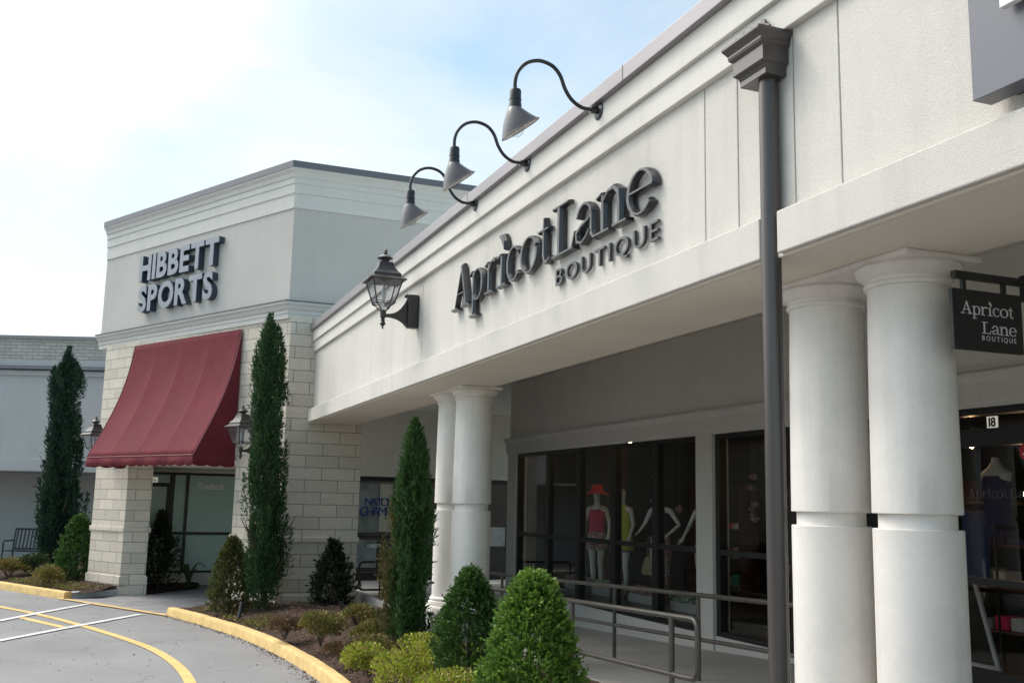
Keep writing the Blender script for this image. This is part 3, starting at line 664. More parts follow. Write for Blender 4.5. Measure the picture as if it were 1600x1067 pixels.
# ================================================================== columns
def column(loc, label):
    t = thing('column', label, 'column', loc, 'paired white columns under the soffit'); x, y, z = loc
    gr = random.Random(9)
    def shaft(prof, worn):
        """round shaft; the rings listed in worn have chipped, uneven edges"""
        n = 56; b = MB(); b.lathe(prof, (x, y, 0), n)
        for i in worn:
            for k_ in range(n):
                v = b.v[i * n + k_]; d = gr.choice((0, 0, .001, .002, .004))
                b.v[i * n + k_] = (v[0], v[1], v[2] + (d if prof[i][1] > 1.85 else -d))
        return b
    shaft([(0.21, 0.05 + z), (0.21, 1.80), (0.205, 1.803)], (1, 2)).build('lower_shaft', 'column', t, smooth=True)
    MB().lathe([(0.182, 1.78), (0.182, 1.885)], (x, y, 0), 48).build('neck_band', 'column', t, smooth=True)
    shaft([(0.206, 1.873), (0.21, 1.876), (0.208, 2.2), (0.203, 2.7), (0.197, 3.0)], (0, 1)).build('upper_shaft', 'column', t, smooth=True)
    MB().lathe([(0.197, 2.985), (0.212, 2.99), (0.215, 3.005), (0.205, 3.018), (0.205, 3.03), (0.225, 3.037), (0.25, 3.062), (0.258, 3.085), (0.25, 3.10)], (x, y, 0), 48).build('capital', 'column', t, smooth=True)
    MB().lathe([(0.245, z - .0), (0.25, z + .02), (0.245, z + .045), (0.228, z + .055), (0.228, z + .065), (0.235, z + .075), (0.228, z + .09), (0.212, z + .10), (0.21, z + .13)], (x, y, 0), 48).build('base_moulding', 'column', t, smooth=True)
    return t
c0 = column((3.69, 3.94, 0.75), 'big round white column in the foreground, nearest the hanging blade sign')
dup(c0, (3.69, 4.58, 0.75), 0, 'round white column right behind the dark downspout')
dup(c0, (3.69, 10.49, 0.75), 0, 'round white column beside the small boxwood, right of the far pair')
dup(c0, (3.69, 11.13, 0.75), 0, 'round white column beside the tall cypress, left of the far pair')
for yc, lb in [(4.26, 'white stone block base under the near pair of columns'), (10.81, 'white stone block base under the far pair of columns')]:
    p = thing('column_pedestal', lb, 'pedestal', (3.69, yc, 0), 'block bases under the columns')
    MB().box(3.43, 3.95, yc - .60, yc + .60, 0.68, 0.75).build('slab', 'column', p, bevel=0.01)
    MB().box(3.47, 3.91, yc - .56, yc + .56, 0.0, 0.68).build('block', 'walk', p, bevel=0.01)
    MB().box(3.45, 3.93, yc - .57, yc + .57, 3.10, 3.131).build('abacus', 'column', apri, bevel=0.01)
MB().box(3.95, 4.06, -6, 16.88, -0.3, 0.40).build('planter_edge', 'concrete')
tag(bpy.data.objects['planter_edge'], 'low concrete edge wall between the planting bed and the walkway', 'low wall')

# ================================================================== tower building (stone base, stucco top)
tow = thing('corner_tower_building', 'tall beige stucco corner block on a pale stone base with a stepped cornice', 'building', (3, 20, 0))
B0 = A0 + TD * 6.10
def tp(t, off=0.0): p = A0 + TD * t - TN * off; return (p.x, p.y)
# stone: right pier, left pier, side wall
st = MB()
st.prism([tp(0), tp(1.31), (tp(1.31)[0] + 1.2, tp(1.31)[1]), (3.95, 18.05), (3.95, 16.89)], -0.3, 4.9)
st.prism([tp(4.84), tp(6.10), (tp(6.10)[0] + 0.55, tp(6.10)[1]), (tp(4.84)[0] + 0.46, tp(4.84)[1])], -0.3, 4.9)
st.prism([tp(1.30), tp(4.85), (tp(4.85)[0] + .40, tp(4.85)[1] + .02), (tp(1.30)[0] + .45, tp(1.30)[1] + .02)], 2.50, 4.9)
st.each('stone_wall', 'stone', tow, uv=True, bevel=0.006)
bd = MB()
for z0, z1, o in ((1.18, 1.28, 0.022), (-0.3, 0.36, 0.022)):
    def off(P, d):
        n = len(P); r = []
        V = [Vector(p) for p in P]
        for i in range(n):
            d0 = (V[i] - V[i - 1]).normalized(); d1 = (V[(i + 1) % n] - V[i]).normalized()
            n0 = Vector((-d0.y, d0.x)); n1 = Vector((-d1.y, d1.x)); bb = (n0 + n1).normalized(); r.append(tuple(V[i] + bb * (d / max(.3, bb.dot(n0)))))
        return r
    pr_ = [tp(0), tp(1.31), (tp(1.31)[0] + 1.2, tp(1.31)[1]), (3.95, 18.05), (3.95, 16.89)]
    pl_ = [tp(4.84), tp(6.10), (tp(6.10)[0] + 0.55, tp(6.10)[1]), (tp(4.84)[0] + 0.46, tp(4.84)[1])]
    for P_ in (pr_, pl_):
        ar = sum(P_[i - 1][0] * P_[i][1] - P_[i][0] * P_[i - 1][1] for i in range(len(P_)))
        bd.prism(off(P_, -o if ar > 0 else o), z0, z1)
bd.each('stone_band', 'stone', tow, uv=True, bevel=0.006)
# upper stucco box, path runs from far left along the front to the corner, then along the right side
tl = tp(6.46, -0.04); tc_ = (2.615, 16.93); PATH = [(tl[0] + 8, tl[1]), tl, tc_, (12, 16.93)]
up = MB(); up.prism([PATH[1], PATH[2], (12, 16.93), (12, PATH[1][1]), ], 5.0, 7.35)
up.build('stucco_wall', 'tower', tow)
jt = MB()
for t_ in (5.20, 1.46): jt.fbox(TOW(t_, 5.16, -0.04), -.004, .004, 0, 1.63, -0.01, 0.004)
jt.box(4.20, 4.208, 16.926, 16.94, 5.16, 6.78)
jt.each('stucco_joint', 'galwall', tow)
def run(prof, path=PATH[1:]): b = MB(); b.profile_run([(-o, z) for o, z in prof] if False else prof, path); return b
# profile 'out' must be outside: travel left->right along front means outside is to the right of travel
run([(-.3, 4.86), (.02, 4.86), (.02, 4.93), (.035, 4.95), (.035, 5.0), (.06, 5.02), (.085, 5.07), (.12, 5.10), (.12, 5.135), (-.3, 5.16)]).build('lower_cornice', 'towertrim', tow)
run([(-.2, 5.136), (.135, 5.136), (.135, 5.156), (-.2, 5.18)]).build('cornice_cap', 'towercoping', tow)
run([(-.2, 6.77), (.018, 6.77), (.018, 7.02), (.035, 7.03), (.035, 7.19), (.05, 7.2), (.05, 7.29), (.07, 7.31), (.085, 7.37), (.125, 7.42), (.13, 7.45), (-.2, 7.45)]).build('upper_cornice', 'towertrim', tow)
run([(-.3, 7.45), (.14, 7.45), (.14, 7.565), (-.3, 7.59)]).build('coping', 'towercoping', tow)
# recessed entrance: storefront facing the viewer at y = 23.5
YS = 23.5
ent = MB(); ent.box(0.75, 4.5, YS + .02, YS + .3, 2.42, 4.9); ent.box(0.75, 4.5, YS - .02, YS + .3, -0.3, 0.26); ent.box(3.5, 3.7, 18.0, YS + .3, -.3, 4.9); ent.box(0.55, 0.75, 21.9, YS + .3, -.3, 4.9)
ent.each('recess_wall', 'galwall', tow)
MB().prism([tp(1.3), tp(4.85), (0.5, 24), (4, 24)], 2.46, 2.6).build('recess_ceiling', 'soffit', tow)
MB().box(0.75, 3.5, YS - .03, YS + .02, 2.405, 2.47).build('entrance_header', 'soffit', tow)
ef = MB(); e0, e1 = YS - .02, YS + .10
ef.box(0.76, 3.5, e0, e1, 2.35, 2.404); ef.box(0.76, 3.5, e0, e1, 0.262, 0.31)
for x0, x1 in ((0.76, 0.80), (1.295, 1.40), (1.63, 1.70), (3.4, 3.5)): ef.box(x0, x1, e0, e1, 0.31, 2.35)
ef.box(0.80, 1.295, e0, e1, 2.09, 2.17); ef.box(0.80, 0.86, e0 + .01, e1, .31, 2.09); ef.box(1.24, 1.295, e0 + .01, e1, .31, 2.09)
ef.box(1.40, 1.63, e0 + .004, e1, 1.07, 1.13); ef.box(1.70, 3.4, e0 + .004, e1, 1.07, 1.13)
sf = ef.build('entrance_storefront', 'frame', tow)
MB().box(0.78, 3.45, YS + .03, YS + .045, .28, 2.37).build('frosted_pane', 'frost', sf)
MB().tube([(1.27, YS - .05, 1.0), (1.27, YS - .05, 1.4)], 0.014).build('handle', 'rail', sf)
text_parts('Reebok', NEG(0, YS + .028, 0), 1.885, 2.475, 2.055, 0.145, 0.002, M['frostprint'], sf, 0.004, 0.0, one=True, name='window_lettering')
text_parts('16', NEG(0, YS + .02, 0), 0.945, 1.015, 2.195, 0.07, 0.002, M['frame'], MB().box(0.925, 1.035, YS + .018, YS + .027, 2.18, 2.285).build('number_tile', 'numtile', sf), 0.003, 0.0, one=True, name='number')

# far end wall of the gallery with shop windows
YE = 26.0
ew = MB(); ew.box(3.9, 14, YE, YE + .3, 2.60, 4.3); ew.box(3.9, 4.6, YE, YE + .3, -.4, 2.60)
ew.each('gallery_end_wall', 'galwall', tow)
MB().box(3.9, 14, YE - .04, YE + .01, 2.51, 2.62).build('end_header', 'trim', tow)
e = MB(); e0, e1 = YE - .02, YE + .12
e.box(4.6, 14, e0, e1, 2.39, 2.505); e.box(4.6, 14, e0, e1, -.12, .08)
for x in (4.66, 7.12, 7.9, 9.1, 10.25, 11.5): e.box(x - .06, x + .06, e0, e1, .08, 2.39)
e.box(4.72, 7.06, e0 + .01, e1, 0.95, 1.02)
ewf = e.build('side_storefront', 'frame', tow)
MB().box(4.66, 14, YE + .04, YE + .046, 0, 2.45).build('pane', 'glass', ewf)
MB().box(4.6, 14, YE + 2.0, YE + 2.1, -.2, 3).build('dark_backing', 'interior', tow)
pm = MB(); pm.box(4.9, 6.60, YE + .05, YE + .06, .2, .90); pm.box(4.9, 6.62, YE + .05, YE + .06, 1.08, 2.33)
pm.each('poster', 'poster', ewf)
MB().box(6.64, 6.98, YE + .062, YE + .066, 1.1, 2.33).build('poster', 'galwall', ewf)
wp = MB(); wp.box(9.2, 9.62, YE + .05, YE + .06, .75, 1.25); wp.box(9.68, 10.15, YE + .05, YE + .06, .75, 1.25); wp.box(9.2, 9.5, YE + .05, YE + .06, .3, .68)
wp.each('poster', 'posterw', ewf)
text_parts('NATION', NEG(0, YE + .036, 0), 6.24, 7.02, 1.76, 0.20, 0.002, M['bluepaint'], ewf, 0.0, 0, one=True, name='painted_lettering')
text_parts('CHAMPS', NEG(0, YE + .036, 0), 6.12, 7.02, 1.50, 0.24, 0.002, M['bluepaint'], ewf, 0.0, 0, one=True, name='painted_lettering')
text_parts('HIBBETT', NEG(0, YE + .036, 0), 6.36, 6.72, 0.70, 0.085, 0.002, M['white'], ewf, 0.002, 0, one=True, name='window_lettering')

# ================================================================== awning
aw = thing('awning', 'burgundy canvas awning with scalloped valance over the shop entrance', 'awning', tuple(A0 + TD * 3.1 + Z3 * 2.4))
t0, t1 = 1.33, 4.90
def awp(t, k):
    """k 0 top .. 1 front lower edge; concave sag"""
    o = 0.03 + 0.80 * (k - 0.19 * math.sin(math.pi * k) * (1 - 0.25 * k)); z = 4.80 + (2.575 - 4.80) * k
    return A0 + TD * t - TN * o + Z3 * z
nT, nK = 40, 22; vs = []; fs = []
for j in range(nK + 1):
    for i in range(nT + 1):
        q = i / nT; seam = abs(((q * 4) % 1) - 0.5) * 2
        t = t0 + (t1 - t0) * q; p = awp(t, j / nK) + (TN * 0.030 * (1 - seam ** 3) * math.sin(math.pi * j / nK)); vs.append(tuple(p))
for j in range(nK):
    for i in range(nT): a = j * (nT + 1) + i; fs.append((a, a + 1, a + nT + 2, a + nT + 1))
b = MB(); b.add(vs, fs)
can = b.build('canopy', 'cloth', aw, smooth=True); can.modifiers.new('thick', 'SOLIDIFY').thickness = 0.006
for q in (0.25, 0.5, 0.75): MB().tube([tuple(awp(t0 + (t1 - t0) * q, j / nK) - TN * 0.0) for j in range(nK + 1)], 0.0022, 5).build('seam', 'cloth', can)
for t in (t0, t1): MB().tube([tuple(awp(t, j / nK) - TN * 0.004) for j in range(nK + 1)], 0.008, 6).build('piping', 'piping', can)
MB().tube([tuple(awp(t0, 1) - TN * .006), tuple(awp(t1, 1) - TN * .006)], 0.008, 6).build('piping', 'piping', can)
# side panels and scalloped valance
for t in (t0, t1):
    pts = [awp(t, j / nK) for j in range(nK + 1)] + [A0 + TD * t - TN * 0.02 + Z3 * 2.575]
    b = MB(); b.add([tuple(p) for p in pts], [tuple(range(len(pts)))])
    q = b.build('side_panel', 'cloth', aw); q.modifiers.new('thick', 'SOLIDIFY').thickness = 0.005
def valance(p0, p1, n, nm):
    vs = []; fs = []; m_ = n * 10
    wdir = (p1 - p0).normalized().cross(Z3)
    for i in range(m_ + 1):
        q = i / m_; p = p0 + (p1 - p0) * q; dz = 0.155 + 0.028 * abs(math.sin(math.pi * q * n)) ** 0.7; wv = 0.012 * math.sin(q * n * 2.1) + 0.006 * math.sin(q * 31)
        vs += [tuple(p), tuple(p - Z3 * dz * 0.5 + wdir * wv * .5), tuple(p - Z3 * dz + wdir * wv)]
    for i in range(m_):
        for k in range(2): fs.append((3 * i + k, 3 * i + k + 1, 3 * i + k + 4, 3 * i + k + 3))
    b = MB(); b.add(vs, fs); o = b.build(nm, 'cloth', aw, smooth=True); o.modifiers.new('thick', 'SOLIDIFY').thickness = 0.004
valance(awp(t0, 1), awp(t1, 1), 14, 'valance'); valance(A0 + TD * t0 - TN * 0.02 + Z3 * 2.575, awp(t0, 1), 3, 'valance'); valance(awp(t1, 1), A0 + TD * t1 - TN * 0.02 + Z3 * 2.575, 3, 'valance')

# ================================================================== left background building
LD = Vector((0.93, -0.367, 0)).normalized(); LN = Vector((-LD.y, LD.x, 0)) * -1     # LN points to the viewer
LO = Vector((-1.5, 29.0, 0))
LF = (LO, LD, Z3, LN)
lb_ = thing('neighbour_shop_building', 'long pale grey shop wing in the left background with a shingle strip', 'building', tuple(LO))
def lbox(nm, m, u0, u1, z0, z1, w0, w1, **k): return MB().fbox(LF, u0, u1, z0, z1, w0, w1).build(nm, m, lb_, **k)
lbox('upper_wall', 'leftwall', -40, 6, 2.75, 5.05, -0.4, 0)
lbox('ledge_beam', 'leftwall', -40, 6, 2.45, 2.76, -0.6, 0.07, bevel=0.01)
lbox('cornice_band', 'leftwall', -40, 6, 4.92, 5.06, -0.3, 0.06, bevel=0.01)
b = MB(); b.profile_run([(0.12, 5.06), (0.16, 5.07), (0.16, 5.10), (-0.25, 5.23), (-0.25, 5.06)], [tuple((LO - LD * 40).xy), tuple((LO + LD * 6).xy)])
b.build('shingle_strip', 'shingle', lb_)
lbox('parapet_band', 'leftwall', -40, 6, 5.20, 5.36, -0.5, -0.20)
MB().fbox(LF, -40, 6, 5.36, 5.93, -0.6, -0.24).build('stone_parapet', stone_mat('small_stone', (0.45, 0.43, 0.40), 0.3, 0.09), lb_, uv=True)
lbox('coping', 'coping', -40, 6, 5.93, 6.02, -0.7, -0.2)
lbox('soffit', 'leftwall', -40, 6, 2.44, 2.46, -2.6, 0.05)
lbox('gallery_wall', 'leftwall', -40, 6, -0.3, 2.45, -2.8, -2.6)
struct(MB().fbox(LF, -40, 6, -0.3, 0.03, -2.6, 0.3).build('pavement', 'concrete'))

# black metal bench against the left wing
bl = LO + LD * -0.42 + LN * 0.62
BN = thing('bench', 'black slatted metal bench left of the dark cypress', 'bench', (bl.x, bl.y, 0.03))
BF = (Vector((bl.x, bl.y, 0.03)), LD, Z3, LN)
sb = MB()
for i in range(7): sb.fbox(BF, -.02, 1.35, .43, .45, -.22 + i * .07, -.165 + i * .07)
sb.build('seat', 'black', BN)
bb = MB()
for i in range(15):
    u = 0.02 + i * .092; bb.add([tuple(BF[0] + LD * (u + du) + Z3 * z + LN * wv) for du in (0, .035) for z, wv in ((.48, -.24), (.95, -.34), (.95, -.32), (.48, -.22))], [(0, 1, 2, 3), (7, 6, 5, 4), (0, 3, 7, 4), (1, 0, 4, 5), (2, 1, 5, 6), (3, 2, 6, 7)])
bb.fbox(BF, -.02, 1.36, .94, .985, -.345, -.30); bb.fbox(BF, -.02, 1.36, .46, .5, -.26, -.22)
bb.build('backrest', 'black', BN)
for u in (-.03, 1.36):
    a = MB(); P = lambda w_, z: tuple(BF[0] + LD * u + Z3 * z + LN * w_)
    a.tube([P(-.34, .98), P(-.25, .45), P(-.33, .0)], 0.018, 8); a.build('leg', 'black', BN)
    a = MB(); a.tube([P(.32, .0), P(.26, .44), P(.27, .64), P(.24, .68), P(-.27, .68)], 0.018, 8); a.build('armrest_leg', 'black', BN)

# ================================================================== goosenecks
def gooseneck(loc, label):
    t = thing('gooseneck_lamp', label, 'lamp', loc, 'gooseneck lamps above the sign'); x, y, z = loc
    def p(d, h): return (x - d, y, z + h)
    a = MB()
    for k in range(28): pass
    ring = [(0.066, 0), (0.066, 0.006), (0.05, 0.014), (0.0, 0.016)]
    vs = []; fs = []; n = 28
    for r, h in ring:
        for k in range(n): an = 2 * math.pi * k / n; vs.append((x - h, y + r * math.cos(an), z + r * math.sin(an)))
    for i in range(3):
        for k in range(n): fs.append((i * n + k, i * n + (k + 1) % n, (i + 1) * n + (k + 1) % n, (i + 1) * n + k))
    a.add(vs, fs); a.build('wall_plate', 'lampshade', t, smooth=True)
    MB().tube([p(0.012, 0), p(0.07, 0)], 0.026, 12).build('collar', 'black', t, smooth=True)
    pts = catmull([p(0.02, 0), p(0.075, 0), p(0.14, 0.004), p(0.212, 0.045), p(0.265, 0.115), p(0.303, 0.205), p(0.355, 0.262), p(0.423, 0.286), p(0.489, 0.284), p(0.561, 0.252), p(0.617, 0.187), p(0.64, 0.113), p(0.64, 0.03)], 6)
    MB().tube(pts, 0.0135, 12).build('arm', 'black', t, smooth=True)
    cx_, cz = x - 0.637, z
    MB().lathe([(0.018, 0.055), (0.036, 0.045), (0.04, 0.035), (0.04, -0.02), (0.043, -0.023), (0.043, -0.03), (0.04, -0.033), (0.046, -0.088)], (cx_, y, cz), 24).build('socket_cap', 'black', t, smooth=True)
    # shade: horizontal top ring to a tilted rim
    n = 40; m_ = 8
    def shade(dr):
        vs = []; fs = []
        for j in range(m_ + 1):
            k = j / m_; rr = 0.046 + (0.147 - 0.046) * (k ** 0.92); tilt = R(35) * k
            c = (cx_ + 0.043 * k, cz - 0.088 - 0.142 * k)
            for i in range(n):
                an = 2 * math.pi * i / n; ux = (rr - dr) * math.cos(an); uy = (rr - dr) * math.sin(an)
                vs.append((c[0] + ux * math.cos(tilt), y + uy, c[1] + ux * math.sin(tilt)))
        for j in range(m_):
            for i in range(n): i2 = (i + 1) % n; fs.append((j * n + i, j * n + i2, (j + 1) * n + i2, (j + 1) * n + i))
        b = MB(); b.add(vs, fs); return b
    sh = shade(0).build('shade', 'lampshade', t, smooth=True)
    shade(0.0035).build('shade_lining', 'inner', sh, smooth=True)
    rim = [(cx_ + .043 + 0.147 * math.cos(2 * math.pi * i / n) * math.cos(R(35)), y + 0.147 * math.sin(2 * math.pi * i / n), cz - .23 + 0.147 * math.cos(2 * math.pi * i / n) * math.sin(R(35))) for i in range(n + 1)]
    MB().tube(rim, 0.004, 6).build('rim', 'lampshade', sh, smooth=True)
    MB().lathe([(0.02, -0.09), (0.022, -0.15), (0.045, -0.2), (0.05, -0.235), (0.045, -0.265), (0.028, -0.284), (0.004, -0.29)], (cx_ + .015, y, cz), 20).build('bulb', 'bulb', t, smooth=True)
    return t
g0 = gooseneck((3.03, 6.135, 4.63), 'black gooseneck lamp with grey cone shade, nearest and largest of three over the sign')
dup(g0, (3.03, 7.45, 4.65), 0, 'black gooseneck lamp with grey cone shade, between the other two over the sign')
dup(g0, (3.03, 8.73, 4.655), 0, 'black gooseneck lamp with grey cone shade against the tower wall, farthest of three')

# ================================================================== wall lanterns
def lantern(loc, label):
    """built with the wall to +X; loc is the wall point at finial plan height"""
    t = thing('wall_lantern', label, 'lantern', loc, 'black wall lanterns'); x, y, z = loc   # z = bottom of drop
    c = (x - 0.40, y, z)
    b = MB(); b.box(x - .13, x - .0, y - .055, y + .055, z + .03, z + .41); b.build('wall_box', 'bronze', t, bevel=0.02)
    k = MB()
    for dz in (.06, .38):
        for dy in (-.035, .035): k.lathe([(0.013, 0), (0.013, .02), (.004, .03)], (x - .14, y + dy, z + dz), 8)
    k.each('box_screw', 'bronze', t)
    # curved bracket arm
    prof_u = []; prof_d = []
    for i in range(9):
        q = i / 8; d = 0.13 + (0.40 - 0.13) * q
        up_ = 0.17 + 0.19 * (1 - q) ** 3; dn = 0.135 - 0.09 * (1 - q) ** 3
        prof_u.append((d, up_)); prof_d.append((d, dn))
    poly = prof_u + prof_d[::-1]
    F = (Vector((x, y, z)), Vector((-1, 0, 0)), Z3, Vector((0, 1, 0)))
    MB().fprism(F, poly, -.02, .02).build('arm', 'bronze', t, bevel=0.006)
    MB().lathe([(.004, 0), (.012, .01), (.008, .025), (.03, .05), (.034, .06), (.02, .085), (.028, .1), (.014, .115), (.032, .125), (.034, .2), (.024, .21)], c, 14).build('drop_finial', 'bronze', t, smooth=True)
    cg = MB()
    for sx, sy in ((1, 1), (1, -1), (-1, 1), (-1, -1)): cg.tube([(c[0] + sx * .02, y + sy * .02, z + .2), (c[0] + sx * .05, y + sy * .05, z + .225), (c[0] + sx * .06, y + sy * .06, z + .25), (c[0] + sx * .095, y + sy * .095, z + .275)], 0.007, 6)
    for sx, sy in ((1, 1), (1, -1), (-1, 1), (-1, -1)): cg.tube([(c[0] + sx * .096, y + sy * .096, z + .272), (c[0] + sx * .165, y + sy * .165, z + .53)], 0.0085, 6)
    for h, w_ in ((.277, .096), (.30, .102)): cg.tube([(c[0] + a * w_, y + b2 * w_, z + h) for a, b2 in ((1, 1), (1, -1), (-1, -1), (-1, 1), (1, 1))], 0.006, 6)
    cg.build('cage', 'bronze', t)
    gp = MB()
    for a, b2 in (((1, 1), (1, -1)), ((1, -1), (-1, -1)), ((-1, -1), (-1, 1)), ((-1, 1), (1, 1))):
        gp.add([(c[0] + a[0] * .094, y + a[1] * .094, z + .275), (c[0] + b2[0] * .094, y + b2[1] * .094, z + .275), (c[0] + b2[0] * .162, y + b2[1] * .162, z + .53), (c[0] + a[0] * .162, y + a[1] * .162, z + .53)], [(0, 1, 2, 3)])
    for g_ in gp.each('glass_pane', 'darkglass', t): g_.modifiers.new('thick', 'SOLIDIFY').thickness = 0.004
    MB().lathe([(.016, .21), (.016, .3), (.012, .32), (.026, .36), (.03, .40), (.02, .45), (.012, .47), (.012, .53)], c, 14).build('bulb', 'inner', t, smooth=True)
    MB().sqlathe([(.165, .525), (.205, .53), (.207, .54), (.16, .572), (.155, .575), (.153, .605), (.12, .64), (.09, .69), (.075, .745), (.06, .75)], c).build('roof', 'bronze', t, bevel=0.003)
    MB().lathe([(.055, .748), (.045, .765), (.045, .775), (.085, .79), (.088, .80), (.06, .825), (.03, .84), (.018, .85), (.024, .862), (.016, .875), (.022, .885), (.006, .905)], c, 18).build('finial', 'bronze', t, smooth=True)
    return t
l0 = lantern((3.10, 10.80, 3.755), 'black four sided wall lantern on the cream wall left of the big letters')
for t_, lb in ((0.62, 'black wall lantern right of the red awning, half behind the tall cypress'), (5.50, 'black wall lantern left of the red awning beside the pale wing')):
    p = A0 + TD * t_; dup(l0, (p.x, p.y, 2.50), T, lb)

# ================================================================== chisel serif letters
def sweep(mb, pts, F, d, scale=1.0, chisel=True, u0=0, v0=0):
    """pts: (x, y, width) centre line; adds a bevelled stroke"""
    O, U, V, W = F; P = [Vector((p[0], p[1])) for p in pts]; n = len(P); vs = []
    for i in range(n):
        if i == 0: tg = P[1] - P[0]
        elif i == n - 1: tg = P[-1] - P[-2]
        else: tg = (P[i + 1] - P[i]).normalized() + (P[i] - P[i - 1]).normalized()
        tg = tg.normalized(); nr = Vector((-tg.y, tg.x)); w_ = pts[i][2] / 2
        prof = [(-1, 0), (-1, .55 * d), (-.52, d), (.52, d), (1, .55 * d), (1, 0)] if chisel else [(-1, 0), (-1, d), (1, d), (1, 0)]
        ei = w_ * .5 if chisel else 0
        for k, (a, h) in enumerate(prof):
            sh = 0
            if chisel and h == d: sh = min(ei, .015) * (1 if i == 0 else -1 if i == n - 1 else 0)
            q = P[i] + nr * (a * w_) + tg * sh
            vs.append(tuple(O + U * (q.x * scale + u0) + V * (q.y * scale + v0) + W * h))
    m_ = len(vs) // n; fs = []
    for i in range(n - 1):
        for k in range(m_ - 1): fs.append((i * m_ + k, i * m_ + k + 1, (i + 1) * m_ + k + 1, (i + 1) * m_ + k))
    fs += [tuple(range(m_))[::-1], tuple(range((n - 1) * m_, n * m_))]
    mb.add(vs, fs)
def arc(cx, cy, rx, ry, a0, a1, wmax, wmin, n=20, ph=0.0):
    """elliptical stroke, thick on the sides, thin at top and bottom"""
    o = []
    for i in range(n + 1):
        a = R(a0 + (a1 - a0) * i / n); k = abs(math.cos(a - R(ph))) ** 1.6; w_ = wmin + (wmax - wmin) * k
        o.append((cx + (rx - w_ / 2) * math.cos(a), cy + (ry - w_ / 2) * math.sin(a), w_))
    return o
XH = 0.30
def serif(x0, x1, y, h=0.032): return [(x0, y, h), (x1, y, h)]
def glyph(ch):
    """strokes in metres, baseline 0, left edge 0; returns (strokes, width)"""
    tk, tn = 0.078, 0.03
    if ch == 'A': return [[(0.09, 0.02, .034), (0.285, 0.42, .034)], [(0.425, 0.02, .088), (0.265, 0.425, .075)], [(0.16, 0.145, .03), (0.37, 0.145, .03)], serif(0, .18, .016), serif(.315, .52, .016)], .52
    if ch == 'p': return [[(0.115, -0.115, tk), (0.115, 0.29, tk)], serif(.03, .21, -.122), [(0.02, .262, .03), (0.10, .285, .035)], arc(.235, .145, .165, .155, 140, -140, tk, tn)], .40
    if ch == 'r': return [[(0.11, .01, tk), (0.11, .29, tk)], serif(.015, .215, .016), [(0.02, .262, .03), (0.10, .285, .035)], [(0.13, .20, .03), (0.19, .27, .04), (.25, .285, .055), (.295, .255, .07)]], .33
    if ch == 'i': return [[(0.12, .01, tk), (0.12, .29, tk)], serif(.02, .225, .016), [(0.025, .262, .03), (0.11, .285, .035)], [(0.195, .31, .018), (0.17, .375, .085), (.13, .43, .10), (.075, .455, .03)]], .245
    if ch == 'c': return [arc(.17, .15, .17, .155, 52, 318, tk, tn), [(.262, .262, .045), (.285, .225, .06)]], .33
    if ch == 'o': return [arc(.2, .15, .2, .157, 20, 380.5, tk + .006, tn, 34)], .40
    if ch == 't': return [[(0.12, .375, .03), (0.118, .3, .06), (0.115, .08, tk), (.14, .025, .06), (.185, .014, .04), (.24, .045, .026)], [(0.01, .275, .032), (0.22, .275, .032)]], .25
    if ch == 'L': return [[(0.125, .01, .085), (0.125, .395, .085)], serif(.01, .30, .386), serif(.01, .40, .016), [(.37, .01, .035), (.425, .13, .03)]], .435
    if ch == 'a': return [[(.30, .235, .05), (.30, .06, tk), (.335, .018, .05), (.385, .02, .026)], arc(.19, .185, .145, .125, 10, 165, .06, .04), [(.075, .225, .06), (.07, .205, .05)], [(.285, .165, .028), (.16, .14, .045), (.075, .10, .07), (.085, .035, .055), (.16, .014, .035), (.23, .04, .03), (.285, .09, .03)]], .38
    if ch == 'n': return [[(0.105, .01, tk), (0.105, .29, tk)], serif(.01, .205, .016), [(0.015, .262, .03), (0.10, .285, .035)], [(.12, .215, .028), (.19, .275, .04), (.27, .283, .06), (.335, .235, tk), (.345, .15, tk), (.345, .01, tk)], serif(.255, .455, .016)], .455
    if ch == 'e': return [arc(.185, .15, .185, .157, 0, 322, tk, tn, 28), [(.04, .165, .03), (.345, .165, .03)]], .375
LW = [('A', 0, .50), ('p', .48, .90), ('r', .90, 1.225), ('i', 1.20, 1.455), ('c', 1.425, 1.755), ('o', 1.725, 2.125), ('t', 2.11, 2.36), ('L', 2.385, 2.82), ('a', 2.76, 3.14), ('n', 3.13, 3.60), ('e', 3.56, 3.96)]
sg = thing('shop_name_sign', 'big dark serif letters reading Apricot Lane Boutique on the cream wall', 'sign', (XP, 7.3, 3.7))
for ch, a, c in LW:
    st, wd = glyph(ch); kx = (c - a) * 1.0166 / wd; mb = MB()
    a, c = a * 1.0166, c * 1.0166
    F = (Vector((XP - 0.012, 9.38 - a, 3.725)), Vector((0, -1, 0)), Z3, Vector((-1, 0, 0)))
    for i, s_ in enumerate(st): sweep(mb, [(x * kx, y * 1.02, w_ * .84) for x, y, w_ in s_], F, 0.052 + 0.0025 * i)
    mb.build('letter', 'letterblk', sg)
text_parts('BOUTIQUE', FAC(XP - 0.01, 0, 0), -6.94, -5.375, 3.527, 0.128, 0.022, M['letterblk'], sg, 0.0, gap=0.062)

